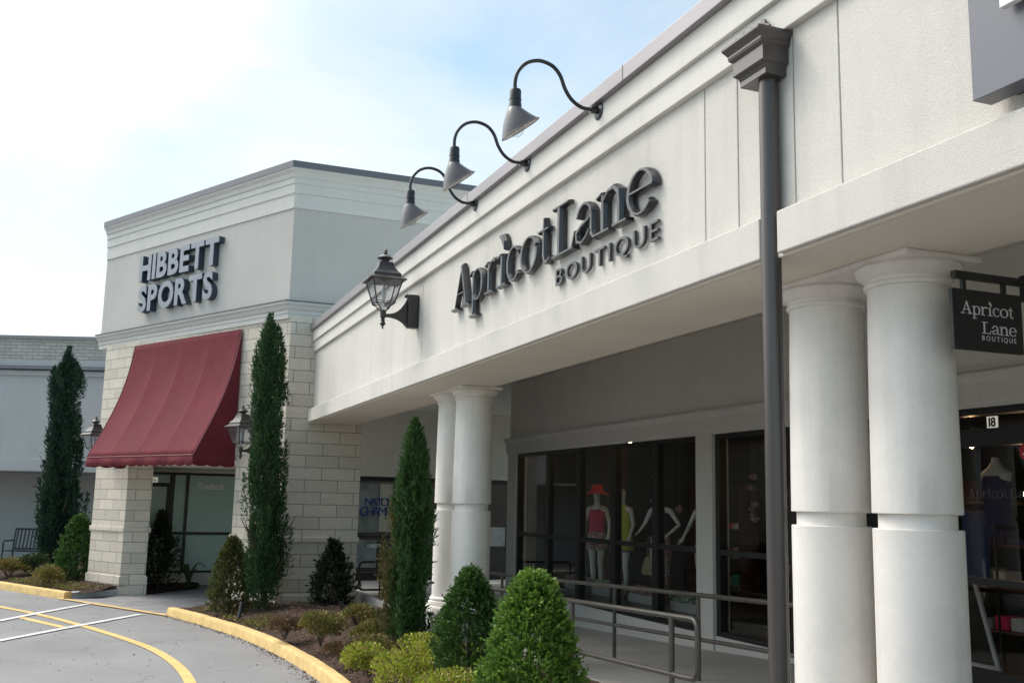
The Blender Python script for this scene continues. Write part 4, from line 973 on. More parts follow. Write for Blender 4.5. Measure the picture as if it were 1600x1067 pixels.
# tower sign: thick channel letters
hs = thing('sports_shop_sign', 'thick grey channel letters reading HIBBETT SPORTS on the tower front', 'sign', tuple(A0 + TD * 3.5 + Z3 * 6))
hf = TOW(0, 0, -0.04)
def bold_row(body, ta, tb, v0, cap):
    u0, u1 = -ta, -tb
    text_parts(body, TOW(0, 0, -.04), u0, u1, v0, cap, 0.13, M['letterside'], hs, 0.024, 0.02, gap=0.05)
    for o in text_parts(body, TOW(0, 0, -.04), u0, u1, v0, cap, 0.012, M['lettergrey'], hs, 0.024, 0.152, gap=0.05): o.name = 'letter_face'
bold_row('HIBBETT', 4.82, 2.10, 6.08, 0.475)
bold_row('SPORTS', 4.78, 2.22, 5.46, 0.475)

# ================================================================== hanging blade sign
Yh = 3.55
hg = thing('hanging_blade_sign', 'small black hanging sign with white Apricot Lane lettering beside the near column', 'sign', (3.8, Yh, 2.9))
xa, xb, za, zb = 3.572, 4.0, 2.63, 2.915
MB().box(xa, xb, Yh - .012, Yh + .012, za, zb).build('panel', 'frame', hg, bevel=0.002)
MB().box(xa + .02, 4.09, Yh - .016, Yh + .016, 2.965, 3.0).build('arm', 'frame', hg, bevel=0.003)
k = MB()
for x in (xa + .08, xb - .1): k.box(x - .01, x + .01, Yh - .009, Yh + .009, zb, 2.965)
k.each('hanger_strap', 'frame', hg)
MB().box(4.06, 4.12, Yh - .05, Yh + .05, 2.90, 3.03).build('mount_block', 'frame', hg, bevel=0.004)
F = (Vector((xa, Yh - .0125, za)), Vector((1, 0, 0)), Z3, Vector((0, -1, 0)))
def serif_word(word, x, y, sc, parent, F, m):
    mb = MB(); cur = x
    for ch in word:
        st, wd = glyph(ch)
        for i, s_ in enumerate(st): sweep(mb, [(px, py * 1.05, w_ * .78) for px, py, w_ in s_], F, 0.0012 + .0002 * i, sc, False, cur, y)
        cur += wd * sc * (0.98 if ch not in 'A' else .94)
    mb.build('lettering', m, parent); return cur
serif_word('Apricot', 0.045, 0.168, 0.136, hg, F, 'whiteprint')
serif_word('Lane', 0.168, 0.082, 0.136, hg, F, 'whiteprint')
text_parts('BOUTIQUE', F, 0.168, 0.38, 0.05, 0.023, 0.001, M['whiteprint'], hg, 0, 0.0005, one=True, name='lettering')

# ================================================================== big dark sign, top right
bs = thing('wall_panel_sign', 'large dark grey sign panel with a white raised letter at the upper right', 'sign', (3.0, 2.2, 4.0))
MB().box(2.965, 3.06, 0.3, 2.79, 3.435, 5.4).build('panel', 'signgrey', bs, bevel=0.003)
MB().box(2.985, 3.10, 0.5, 2.70, 3.45, 5.3).build('standoff_frame', 'black', bs)
lt = MB(); lt.box(2.915, 2.945, 2.10, 2.60, 3.715, 4.6); lt.each('letter', 'white', bs, bevel=0.004)
MB().box(2.944, 2.966, 2.20, 2.50, 3.76, 4.4).build('letter_standoff', 'black', bs)
lt = MB(); lt.box(2.935, 2.966, 1.75, 2.505, 3.435, 3.455 + .01) if False else lt.box(2.935, 2.966, 1.75, 2.505, 3.51, 3.57); lt.each('letter', 'white', bs, bevel=0.004)

# ================================================================== downspout with conductor head
ds = thing('downspout', 'dark grey round downspout with a moulded collector head on the cream wall', 'downspout', (3.045, 4.185, 0))
px_, py_ = 3.045, 4.185
MB().lathe([(0.05, 0.2), (0.05, 4.12)], (px_, py_, 0), 32).build('pipe', 'pipe', ds, smooth=True)
k = MB()
def hb(x0, x1, y0, y1, z): return [(x0, y0, z), (x1, y0, z), (x1, y1, z), (x0, y1, z)]
def loft(secs):
    b = MB(); vs = []; fs = []
    for s_ in secs: vs += hb(*s_)
    for i in range(len(secs) - 1):
        for q in range(4): q2 = (q + 1) % 4; fs.append((4 * i + q, 4 * i + q2, 4 * i + 4 + q2, 4 * i + 4 + q))
    fs += [(3, 2, 1, 0), tuple(range(len(vs) - 4, len(vs)))]; b.add(vs, fs); return b
yc = 4.215
def sec(d, z): return (3.10 - 0.06 - d, 3.099, yc - .065 - d * .70, yc + .065 + d * .70, z)
loft([sec(.07, 4.085), sec(.07, 4.115), sec(.078, 4.135), sec(.098, 4.148), sec(.10, 4.15), sec(.10, 4.225), sec(.104, 4.228), sec(.118, 4.238), sec(.122, 4.252), sec(.122, 4.262), sec(.132, 4.275), sec(.146, 4.29), sec(.15, 4.296), sec(.15, 4.312)]).build('collector_head', 'pipe', ds, bevel=0.002)
k = MB()
def disc_x(b, x, y, z, r, th=0.012):
    F = (Vector((x, y, z)), Vector((0, -1, 0)), Z3, Vector((-1, 0, 0))); b.fprism(F, [(r * math.cos(2 * math.pi * i / 20), r * math.sin(2 * math.pi * i / 20)) for i in range(20)], 0, th)
for y, r in ((yc - .12, .022), (yc - .07, .028), (yc, .034), (yc + .07, .028), (yc + .12, .022)): disc_x(k, 2.93, y, 4.312, r)
k.fprism((Vector((3.05, yc, 4.31)), Vector((0, -1, 0)), Z3, Vector((-1, 0, 0))), [(-.10, 0), (.10, 0), (.09, .04), (.06, .045), (.055, .08), (.02, .10), (-.02, .10), (-.055, .08), (-.06, .045), (-.09, .04)], 0, .012)
disc_x(k, 3.05, yc, 4.42, .022)
k.build('head_ornament', 'pipe', ds)

# ================================================================== handrails
def fillet(P, r, n=5):
    o = [Vector(P[0])]
    for i in range(1, len(P) - 1):
        a, b_, c = Vector(P[i - 1]), Vector(P[i]), Vector(P[i + 1]); d0 = (a - b_).normalized(); d1 = (c - b_).normalized()
        p0 = b_ + d0 * r; p1 = b_ + d1 * r
        for k in range(n + 1): t = k / n; o.append((p0 * (1 - t) + b_ * t) * (1 - t) + (b_ * (1 - t) + p1 * t) * t)
    o.append(Vector(P[-1])); return [tuple(p) for p in o]
def rl(y, x, h): return (x, y, wz(y) + h)
fr = thing('handrail', 'dark metal handrail along the shop windows, behind the near rail', 'handrail', (5.5, 10, 0), 'ramp handrails')
rx = 5.5
zt = lambda y: 1.88 - 0.806 - 0.0331 * (y - 7.753)
zm = lambda y: 1.88 - 1.223 - 0.0373 * (y - 7.765)
MB().tube([(rx, 15.6, zt(15.6)), (rx, 6.0, zt(6.0))], 0.024, 12).build('top_rail', 'rail', fr, smooth=True)
MB().tube([(rx, 15.6, zm(15.6)), (rx, 6.0, zm(6.0))], 0.021, 12).build('mid_rail', 'rail', fr, smooth=True)
for y in (15.6, 14.2, 12.4, 10.63, 8.85, 6.03): MB().tube([(rx, y, wz(y) - .03), (rx, y, zt(y))], 0.022, 10).build('post', 'rail', fr, smooth=True)
nr_ = thing('handrail', 'dark metal handrail with a rounded end beside the big round boxwood', 'handrail', (4.3, 8.5, 0), 'ramp handrails')
nx = 4.3
zt2 = lambda y: 1.88 - 0.856 - 0.0303 * (y - 7.303)
zb2 = lambda y: 1.88 - 1.306 - 0.0378 * (y - 7.306)
MB().tube(fillet([(nx, 11.6, zb2(11.6)), (nx, 11.6, zt2(11.6)), (nx, 6.93, zt2(6.93)), (nx, 6.93, zb2(6.93)), (nx, 11.58, zb2(11.58))], 0.09), 0.024, 12).build('rail_loop', 'rail', nr_, smooth=True)
for y in (11.4, 9.2, 7.32): MB().tube([(nx, y, wz(y) - .03), (nx, y, zt2(y))], 0.024, 10).build('post', 'rail', nr_, smooth=True)
# small loop rail near the far shop window
lr = thing('handrail', 'small black looped handrail end by the side shop windows', 'handrail', (5.2, 21, 0), 'ramp handrails')
MB().tube(fillet([(6.4, 21.3, .62), (5.05, 21.3, .62), (5.05, 21.3, .05), (6.4, 21.3, .05)], .1), 0.022, 10).build('rail_loop', 'black', lr, smooth=True)
MB().tube([(5.5, 21.3, -.15), (5.5, 21.3, .62)], .02, 8).build('post', 'black', lr)

# ================================================================== plants
def plant(name, label, cat, loc, group): return thing(name, label, cat, loc, group)
def trunk(parent, loc, h, r, lean=(0, 0), seed=0, limbs=6):
    g = random.Random(seed); b = MB(); x, y, z = loc
    path = [(x + lean[0] * k, y + lean[1] * k, z - .05 + h * k) for k in (0, .3, .6, 1)]
    b.tube(path, [r, r * .8, r * .55, r * .2], 8)
    for i in range(limbs):
        k = g.uniform(.1, .8); a = g.uniform(0, 6.28); l = h * g.uniform(.12, .25) * (1 - k * .5); p = Vector(path[0]).lerp(Vector(path[-1]), k)
        b.tube([tuple(p), tuple(p + Vector((math.cos(a) * l * .5, math.sin(a) * l * .5, l * .5))), tuple(p + Vector((math.cos(a) * l * .8, math.sin(a) * l * .8, l)))], [r * .4, r * .28, r * .08], 6)
    return b.build('trunk', 'bark', parent, smooth=True)
def cypress(label, loc, h, Rb, lean, m, seed, n=16000, brown=None, topw=0.55, gaps=0.0, plumes=150, ls=1.0, prof_=None, spikes=()):
    g = np.random.default_rng(seed); t = plant('cypress_tree', label, 'tree', loc, 'columnar cypresses'); x, y, z = loc
    trunk(t, loc, h * .8, .05, lean, seed)
    P = []; D = []; Tn = []
    per = n // plumes
    for i in range(plumes):
        k0 = g.random() ** 1.1 * 0.90; a = g.uniform(0, 2 * np.pi); ln = h * g.uniform(.10, .22) * (1.1 - .5 * k0)
        prof = lambda k: Rb * np.interp(k, [0, .08, .3, .6, .85, .95, 1.0], [.62, .9, 1.0, .92, topw + .12, topw * .55, .10])
        rr = g.uniform(.25, .92)
        if prof_: prof = lambda k: Rb * np.interp(k, prof_[0], prof_[1])
        if i < len(spikes): k0, a, ln, rr = spikes[i][0], spikes[i][1], h * spikes[i][2], spikes[i][3]
        kk = g.random(per) ** .9
        zz = k0 * h + kk * ln; kz = np.clip(zz / h, 0, 1)
        rad = prof(kz) * rr * (1 + .22 * kk); pr_ = Rb * .30 * (1 - kk) ** .6 * (1 - .35 * k0) + .006
        off = g.normal(size=(per, 3)) * .42; off[:, 2] *= .3
        cx_ = x + lean[0] * kz + np.cos(a) * rad + off[:, 0] * pr_; cy_ = y + lean[1] * kz + np.sin(a) * rad + off[:, 1] * pr_
        P.append(np.stack([cx_, cy_, z + np.minimum(zz, h * 1.01)], 1))
        d = np.stack([np.cos(a) * .35 + off[:, 0] * .8, np.sin(a) * .35 + off[:, 1] * .8, np.full(per, 1.1)], 1) + g.normal(size=(per, 3)) * .25
        D.append(d); Tn.append(np.clip(g.normal(.35 + .3 * g.random(), .2, per), 0, 1))
    P = np.concatenate(P); D = np.concatenate(D); Tn = np.concatenate(Tn)
    if gaps > 0:
        q = np.sin(P[:, 0] * 23 + P[:, 2] * 6) * np.sin(P[:, 1] * 19 - P[:, 2] * 7.3) > 1 - gaps; P, D, Tn = P[~q], D[~q], Tn[~q]
    if brown:
        # dead, browning sprays grow on one side of the lower half
        mask = (((P[:, 0] - x) * -.9 + (P[:, 1] - y) * .5) > Rb * (.15 + .6 * g.random(len(P)))) & ((P[:, 2] - z) < h * (.55 + .15 * g.random(len(P))))
        v = leaf_faces(P[mask], D[mask], g.uniform(.03, .06, mask.sum()), g.uniform(.012, .02, mask.sum()), seed=seed + 1)
        leaf_mesh('browning_foliage', v, LM[brown], t, Tn[mask])
        P, D, Tn = P[~mask], D[~mask], Tn[~mask]
    v = leaf_faces(P, D, ls * g.uniform(.035, .08, len(P)), ls * g.uniform(.013, .024, len(P)), seed=seed)
    leaf_mesh('crown', v, LM[m], t, Tn); return t
def cone_shrub(label, loc, h, Rb, m, seed, n=12000, leaf=.03, name='boxwood_shrub', prof=None, group='cone shaped shrubs', bump=.07):
    g = np.random.default_rng(seed); t = plant(name, label, 'shrub', loc, group); x, y, z = loc
    trunk(t, loc, h * .7, .03, (0, 0), seed, 10)
    ks, rs = prof or ([0, .06, .2, .4, .6, .8, .93, 1.0], [.72, .93, 1.0, .93, .74, .47, .27, .09])
    per = 9; ns = n // per                                   # sprigs of leaves on short twigs
    k = g.random(ns) ** .85; a = g.uniform(0, 2 * np.pi, ns)
    base = np.interp(k, ks, rs) * Rb
    bm = 1 + bump * (np.sin(a * 5 + k * 17 + seed) * np.sin(k * 23 + a * 3) + .6 * np.sin(a * 11 - k * 31))
    bm = bm * (1 + .055 * np.sin(a * 2 + seed * 1.7) + .05 * np.sin(a * 3 + k * 6 + seed))
    depth = 1 - .42 * g.random(ns) ** 1.8
    sh = 1 + np.where(g.random(ns) < .14, g.uniform(0, .15, ns), 0)
    r = base * bm * depth * sh - leaf * .8
    C = np.stack([x + r * np.cos(a), y + r * np.sin(a), z + .02 + k * h], 1)
    ax = np.stack([np.cos(a), np.sin(a), np.full(ns, .95)], 1) + g.normal(size=(ns, 3)) * .42; ax /= np.linalg.norm(ax, axis=1, keepdims=True)
    q = np.tile(np.linspace(0, 1, per), ns)[:, None]; tl = np.repeat(g.uniform(1.3, 2.4, ns), per)[:, None] * leaf
    A_ = np.repeat(ax, per, 0); P = np.repeat(C, per, 0) + A_ * q * tl + g.normal(size=(ns * per, 3)) * leaf * .12
    D = A_ * (.55 + .5 * q) + g.normal(size=(ns * per, 3)) * .42
    tn = np.clip(np.repeat(g.normal(.36, .17, ns), per) + .26 * q[:, 0] + g.normal(0, .10, ns * per), 0, 1)
    ln = g.uniform(.75, 1.25, ns * per) * leaf
    leaf_mesh('crown', leaf_faces(P, D, ln, ln * .52, seed=seed, fold=.08), LM[m], t, tn); return t
def mound(label, loc, rx, h, m, seed, n=2400, leaf=.035, name='azalea_bush', cat='bush', group='low azalea bushes', lobes=6, flat=.8):
    g = np.random.default_rng(seed); t = plant(name, label, cat, loc, group); x, y, z = loc
    b = MB(); gr = random.Random(seed)
    for i in range(9):
        a = gr.uniform(0, 6.28); l = gr.uniform(.5, .85) * rx; b.tube([(x, y, z - .02), (x + math.cos(a) * l * .4, y + math.sin(a) * l * .4, z + h * .4), (x + math.cos(a) * l, y + math.sin(a) * l, z + h * gr.uniform(.6, .85))], [.008, .006, .003], 5)
    b.build('stem', 'bark', t)
    L_ = [(0, 0, h * .5, rx * .62)] + [(math.cos(a_) * rx * .5, math.sin(a_) * rx * .5, h * gr.uniform(.25, .55), rx * gr.uniform(.4, .58)) for a_ in [gr.uniform(0, 6.28) for _ in range(lobes)]]
    P = []; D = []
    per = n // len(L_)
    for lx, ly, lz, lr in L_:
        d = g.normal(size=(per, 3)); d /= np.linalg.norm(d, axis=1, keepdims=True); d[:, 2] = np.abs(d[:, 2]) * 1.0 - .25
        rr = lr * (1 - .5 * g.random(per) ** 2)[:, None]
        p = d * rr; p[:, 2] *= flat * h / rx * .9
        P.append(p + np.array([x + lx, y + ly, z + lz])); D.append(d + g.normal(size=(per, 3)) * .5 + np.array([0, 0, .5]))
    P = np.concatenate(P); D = np.concatenate(D); P[:, 2] = np.maximum(P[:, 2], z + .02)
    ln = g.uniform(.7, 1.3, len(P)) * leaf
    leaf_mesh('crown', leaf_faces(P, D, ln, ln * .5, seed=seed, fold=.06), LM[m], t, g.random(len(P))); return t

cypress('tall dark green cypress right of the red awning against the stone corner', (2.36, 16.05, 0.16), 4.52, 0.285, (-0.13, 0.0), 'cypress', 3, 46000, gaps=.05, plumes=260, prof_=([0, .06, .15, .5, .7, .82, .90, .96, 1], [.75, .92, 1, .92, .86, .80, .60, .40, .12]), spikes=((.76, 3.0, .16, 1.0), (.72, 2.6, .15, 1.0), (.84, .2, .15, .3), (.30, 3.3, .16, 1.1), (.12, 6.0, .16, 1.1)))
cypress('slim cypress with browning lower side in front of the far columns', (3.06, 10.75, 0.30), 2.44, 0.235, (0.05, 0), 'cypress_mid', 8, 34000, brown='cypress_brown', gaps=.05, plumes=210, prof_=([0, .1, .25, .4, .6, .78, .9, .97, 1], [1.0, 1.18, 1.12, .92, .76, .58, .36, .18, .06]), spikes=((.30, 3.2, .2, 1.15), (.45, 5.8, .16, 1.1), (.52, 3.1, .14, 1.05)))
cypress('dark cypress in the kerbside bed next to the black bench', (-0.92, 25.0, 0.10), 5.0, 0.44, (-0.10, 0), 'cypress_dark', 12, 46000, plumes=260, ls=1.4, gaps=.03, prof_=([0, .06, .2, .5, .75, .87, .93, .97, 1], [.8, .95, 1, .9, .78, .66, .48, .28, .08]), spikes=((.22, 6.0, .14, 1.2), (.78, 6.1, .13, 1.0), (.8, 3.0, .12, 1.0)))
cone_shrub('big bright green boxwood cone in the right foreground', (2.56, 6.05, 0.28), 1.12, 0.350, 'boxwood', 21, 30000, .029, bump=.08, prof=([0, .06, .2, .36, .5, .66, .8, .92, 1.0], [.9, .98, 1.0, .98, .90, .74, .56, .38, .14]))
cone_shrub('mid green boxwood cone in front of the far columns', (2.91, 8.25, 0.34), 0.95, 0.285, 'boxwood_deep', 22, 22000, .028, prof=([0, .1, .3, .5, .7, .9, 1.0], [.75, .95, 1.0, .93, .72, .40, .12]))
cone_shrub('olive green pointed boxwood left of the tall cypress at the entrance', (1.89, 16.40, 0.13), 1.10, 0.30, 'boxwood_olive', 23, 14000, .036)
cone_shrub('round topped green boxwood in the left bed beside the stone pier', (-0.43, 22.9, 0.10), 1.28, 0.42, 'boxwood_deep', 24, 14000, .05, bump=.12)
cone_shrub('loose dark holly bush against the stone side wall', (3.42, 16.2, 0.20), 0.96, 0.34, 'holly', 25, 5200, .055, name='holly_bush', group='loose dark bushes', bump=.28, prof=([0, .1, .3, .5, .65, .8, 1.0], [.5, .85, 1.0, .8, .62, .36, .08]))
cone_shrub('shaded dark evergreen bush beside the entrance glass', (1.13, 22.35, 0.05), 1.42, 0.36, 'dark', 26, 4200, .06, name='evergreen_bush', group='loose dark bushes', bump=.35, prof=([0, .1, .3, .5, .65, .8, 1.0], [.6, .9, 1.0, .85, .75, .36, .10]))
mound('green and bronze azalea in the bed between the kerb and the slim cypress', (2.46, 12.15, 0.22), .29, .46, 'azalea_dull', 31, 3600, .033)
mound('brownish bronze azalea below the tall cypress', (2.20, 13.05, 0.19), .27, .30, 'azalea_brown', 32, 2600, .03)
mound('mixed green azalea behind the cypress foot near the walkway', (3.05, 12.8, 0.30), .34, .38, 'azalea_dull', 33, 3600, .033)
mound('bronze leaved azalea touching the slim cypress foot', (2.90, 11.5, 0.30), .27, .32, 'azalea_dull', 38, 2600, .033)
mound('small yellow green azalea nearest the kerb', (2.50, 9.95, 0.22), .27, .36, 'azalea', 34, 3200, .032)
mound('yellow green azalea at the front of the slim cypress', (2.83, 9.55, 0.28), .34, .44, 'azalea', 35, 4000, .033)
mound('yellow green azalea beside the kerb, lowest of the row', (2.58, 8.75, 0.22), .36, .44, 'azalea', 36, 4600, .033)
mound('yellow green azalea left of the mid green boxwood foot', (2.78, 8.85, 0.28), .34, .46, 'azalea', 43, 4000, .033)
mound('yellow green azalea in front of the mid green boxwood', (2.66, 7.75, 0.26), .34, .42, 'azalea', 37, 4200, .032)
mound('reddish tipped azalea between the two boxwood cones', (2.98, 7.55, 0.32), .25, .30, 'azalea_dull', 44, 3000, .031)
mound('low yellow green azalea filling the kerb side below the reddish azalea', (2.42, 8.05, 0.20), .26, .30, 'azalea', 45, 3000, .032)
mound('low mixed azalea between the small kerb azalea and the slim cypress', (2.72, 10.55, 0.27), .27, .30, 'azalea_dull', 46, 2800, .032)
mound('low bronze azalea at the kerb left of the yellow green row', (2.45, 11.05, 0.21), .20, .22, 'azalea_brown', 47, 1800, .03)
mound('yellow green azalea half hidden behind the mid green boxwood', (3.25, 8.95, 0.36), .28, .34, 'azalea', 48, 3000, .032)
mound('pale variegated shrub beside the column block base', (3.28, 10.1, 0.34), .18, .48, 'variegated', 39, 2400, .033, name='variegated_shrub', group=None)
mound('yellowish low azalea in the left bed in front of the boxwood', (-0.92, 22.0, 0.12), .38, .48, 'azalea_dull', 40, 2400, .05)
mound('dull green azalea at the left frame edge by the bench', (-1.75, 24.2, 0.12), .55, .50, 'azalea_dull', 41, 2600, .055)
mound('darker low azalea behind the other two in the left bed', (-1.30, 24.3, 0.12), .35, .62, 'dark', 42, 2000, .05)
# ground cover plants in the beds
g = np.random.default_rng(50); n = 5200
yy = g.uniform(13.9, 17.0, n); xx = np.array([cx(v) for v in yy]) + .22 + np.abs(g.normal(0, .33, n)); cl = np.sin(xx * 6 + 1) * np.sin(yy * 4.3) + g.normal(0, .25, n)
k = (cl > .15) & (xx < 2.4); P = np.stack([xx, yy, np.array([bedz(a, b) for a, b in zip(xx, yy)])], 1)[k]
P[:, 2] += g.uniform(0, .07, len(P))
yy = g.uniform(20.9, 23.2, 2600); xx = np.array([float(np.interp(v, [p[0] for p in lc], [p[1] for p in lc])) for v in yy]) + .25 + np.abs(g.normal(0, .4, 2600)); P2 = np.stack([xx, yy, .12 + g.uniform(0, .08, 2600)], 1)[xx < .1]
P = np.concatenate([P, P2]); D = g.normal(size=P.shape) + np.array([0, 0, .8])
struct(leaf_mesh('ground_cover', leaf_faces(P, D, g.uniform(.025, .05, len(P)), .016, seed=51), LM['azalea_dull'], seed=51), 'stuff')
# strappy plant by the entrance
sp = plant('strap_leaf_plant', 'strappy leaved plant with drooping tips before the frosted entrance window', 'plant', (1.72, 22.2, .04), None)
gr = random.Random(5)
for i in range(9):
    a = gr.uniform(0, 6.28); l = gr.uniform(.25, .4); h_ = gr.uniform(.35, .52)
    vs = []; fs = []
    for j in range(9):
        q = j / 8; r_a = l * q ** 1.3; zz = h_ * math.sin(q * 2.3) ** .8 if q > 0 else 0; w_ = .035 * math.sin(math.pi * min(1, q * .9 + .1)) + .004
        p = Vector((1.72 + math.cos(a) * r_a, 22.2 + math.sin(a) * r_a, .04 + zz)); s_ = Vector((-math.sin(a), math.cos(a), 0)) * w_
        vs += [tuple(p - s_), tuple(p + Z3 * -.008), tuple(p + s_)]
    for j in range(8): fs += [(3 * j, 3 * j + 1, 3 * j + 4, 3 * j + 3), (3 * j + 1, 3 * j + 2, 3 * j + 5, 3 * j + 4)]
    b = MB(); b.add(vs, fs); b.build('leaf', M.setdefault('strap', mat('strap_leaf', (0.045, 0.075, 0.03), .45, var=.2, varscale=6)), sp, smooth=True)

# ground spotlights
def spot(loc, label):
    t = thing('ground_spotlight', label, 'spotlight', loc, 'black garden spotlights'); x, y, z = loc
    MB().tube([(x, y, z - .08), (x, y, z + .08)], .008, 8).build('stake', 'black', t)
    MB().tube([(x - .035, y, z + .04), (x + .05, y, z + .23)], [.026, .034], 14).build('lamp_head', 'black', t, smooth=True)
    MB().tube([(x + .045, y, z + .222), (x + .053, y, z + .238)], [.037, .037], 14).build('lens_ring', 'black', t, smooth=True)
    return t
s0 = spot((2.52, 10.25, 0.25), 'black garden spotlight among the yellow green azaleas near the kerb')
dup(s0, (3.33, 14.9, 0.20), R(150), 'black garden spotlight at the foot of the holly bush')
dup(s0, (1.95, 15.5, 0.14), R(60), 'black garden spotlight below the tall cypress by the entrance')

# ================================================================== mannequins in the window
def skin_mesh(verts, edges, radii, m, sub=2):
    me = bpy.data.meshes.new('sk'); me.from_pydata(verts, edges, []); ob = bpy.data.objects.new('sk', me); COL.objects.link(ob)
    md = ob.modifiers.new('skin', 'SKIN'); md.use_smooth_shade = True
    if not me.skin_vertices: me.skin_vertices.new()
    for i, r in enumerate(radii):
        me.skin_vertices[0].data[i].radius = r if isinstance(r, tuple) else (r, r)
    me.skin_vertices[0].data[0].use_root = True
    sbd = ob.modifiers.new('sub', 'SUBSURF'); sbd.levels = sub; sbd.render_levels = sub
    out = to_mesh(ob, m); bpy.data.objects.remove(ob); bpy.data.meshes.remove(me); return out
def loft_ell(secs, n=26, cap=True):
    """secs: (cx, cy, z, rx, ry)"""
    b = MB(); vs = []; fs = []
    for cx_, cy_, z, rx, ry in secs:
        for k in range(n): a = 2 * math.pi * k / n; vs.append((cx_ + rx * math.cos(a), cy_ + ry * math.sin(a), z))
    for i in range(len(secs) - 1):
        for k in range(n): k2 = (k + 1) % n; fs.append((i * n + k, i * n + k2, (i + 1) * n + k2, (i + 1) * n + k))
    b.add(vs, fs); return b
def mannequin(loc, rz, label, armL, armR, top, bottom, hat=False):
    """faces -Y locally; arms are (elbow, wrist) offsets"""
    t = thing('mannequin', label, 'mannequin', loc, 'mannequins in the shop window'); x, y, z = loc
    V = []; E = []; Rr = []
    def v(px, py, pz, r): V.append((px, py, pz)); Rr.append(r); return len(V) - 1
    def e(*ix):
        for a, b in zip(ix[:-1], ix[1:]): E.append((a, b))
    pel = v(0, 0, .93, (.125, .095)); wa = v(0, 0, 1.06, (.10, .075)); ri = v(0, -.005, 1.2, (.115, .085)); ch = v(0, 0, 1.34, (.125, .085)); nb = v(0, .01, 1.45, (.05, .05)); nk = v(0, .005, 1.52, (.043, .043))
    h1 = v(0, -.012, 1.58, (.062, .07)); h2 = v(0, -.015, 1.66, (.072, .088)); h3 = v(0, -.01, 1.735, (.055, .068)); e(pel, wa, ri, ch, nb, nk, h1, h2, h3)
    for s_, arm in ((-1, armL), (1, armR)):
        sh = v(s_ * .165, .005, 1.405, .048); (ex, ey, ez), (wx, wy, wz_) = arm
        mid = v((s_ * .165 + ex) / 2, ey / 2, (1.4 + ez) / 2, .038); el = v(ex, ey, ez, .033); fm = v((ex + wx) / 2, (ey + wy) / 2, (ez + wz_) / 2, .029); wr = v(wx, wy, wz_, .019)
        e(ch, sh, mid, el, fm, wr)
        d = (Vector((wx, wy, wz_)) - Vector((ex, ey, ez))).normalized(); side = d.cross(Vector((0, 1, 0))); side = (side.normalized() if side.length > .1 else Vector((1, 0, 0)))
        pm_ = Vector((wx, wy, wz_)) + d * .06; pi_ = v(*pm_, (.03, .014)); e(wr, pi_)
        for f in range(4):
            o_ = side * (-.024 + .016 * f); l_ = (.062, .072, .067, .052)[f]; cur = Vector((0, -.012 - .004 * f, 0))
            a1 = v(*(pm_ + d * .025 + o_), .008); a2 = v(*(pm_ + d * (.025 + l_ * .55) + o_ * 1.1 + cur), .007); a3 = v(*(pm_ + d * (.02 + l_) + o_ * 1.1 + cur * 2.2), .0055); e(pi_, a1, a2, a3)
        th0 = v(*(Vector((wx, wy, wz_)) + d * .03 - side * .03 + Vector((0, -.008, 0))), .009); th1 = v(*(Vector((wx, wy, wz_)) + d * .065 - side * .048 + Vector((0, -.02, 0))), .007); e(wr, th0, th1)
    for s_ in (-1, 1):
        hp = v(s_ * .085, 0, .86, .082); th = v(s_ * .09, -.005, .68, .072); kn = v(s_ * .075, -.012, .48, .05); cf = v(s_ * .078, .015, .33, .05); ak = v(s_ * .07, .02, .085, .03); hl = v(s_ * .07, .0, .04, .03); to = v(s_ * .08, -.13, .025, (.03, .016)); e(pel, hp, th, kn, cf, ak, hl, to)
    me = skin_mesh(V, E, Rr, M['mannequin']); ob = link_mesh('body', me, t)
    # clothes, in world coordinates at loc
    def L_(secs, nm, m, hole=True):
        o = loft_ell([(x + a, y + b_, z + c, d_, f) for a, b_, c, d_, f in secs]).build(nm, m, t, smooth=True); o.modifiers.new('thick', 'SOLIDIFY').thickness = .006; return o
    if top == 'pink':
        L_([(0, 0, .98, .15, .115), (0, 0, 1.06, .13, .1), (0, -.005, 1.16, .14, .108), (0, -.012, 1.27, .148, .118), (0, -.008, 1.33, .14, .106), (0, 0, 1.375, .125, .09)], 'camisole', 'pink')
    if top == 'yellow':
        L_([(0, 0, .74, .22, .16), (0, 0, .9, .195, .145), (0, 0, 1.06, .165, .125), (0, -.01, 1.24, .155, .12), (0, -.008, 1.34, .145, .106), (0, 0, 1.42, .115, .08), (0, 0, 1.46, .08, .07)], 'tunic', 'yellowcloth')
    if top == 'teal':
        L_([(0, 0, .98, .15, .115), (0, 0, 1.08, .128, .1), (0, -.01, 1.26, .15, .118), (0, -.008, 1.34, .145, .104), (0, 0, 1.42, .118, .082), (0, 0, 1.47, .07, .065)], 'sleeveless_top', 'teal')
    for s_ in (-1, 1):
        if top == 'pink': MB().tube([(x + s_ * .08, y - .085, z + 1.365), (x + s_ * .10, y - .03, z + 1.445), (x + s_ * .09, y + .06, z + 1.37)], .006, 6).build('strap', 'pink', t)
    if bottom == 'shorts':
        L_([(0, 0, .80, .19, .135), (0, 0, .9, .182, .13), (0, 0, 1.0, .15, .115)], 'shorts', 'floral')
        for s_ in (-1, 1): L_([(s_ * .092, 0, .70, .105, .115), (s_ * .092, 0, .82, .098, .115)], 'shorts_leg', 'floral')
    if bottom == 'pants':
        L_([(0, 0, .82, .175, .125), (0, 0, .92, .172, .125), (0, 0, 1.0, .148, .112)], 'trousers', 'floral')
        for s_ in (-1, 1): L_([(s_ * .075, .01, .1, .062, .065), (s_ * .08, 0, .45, .068, .072), (s_ * .092, 0, .72, .09, .1), (s_ * .09, 0, .86, .092, .11)], 'trouser_leg', 'floral')
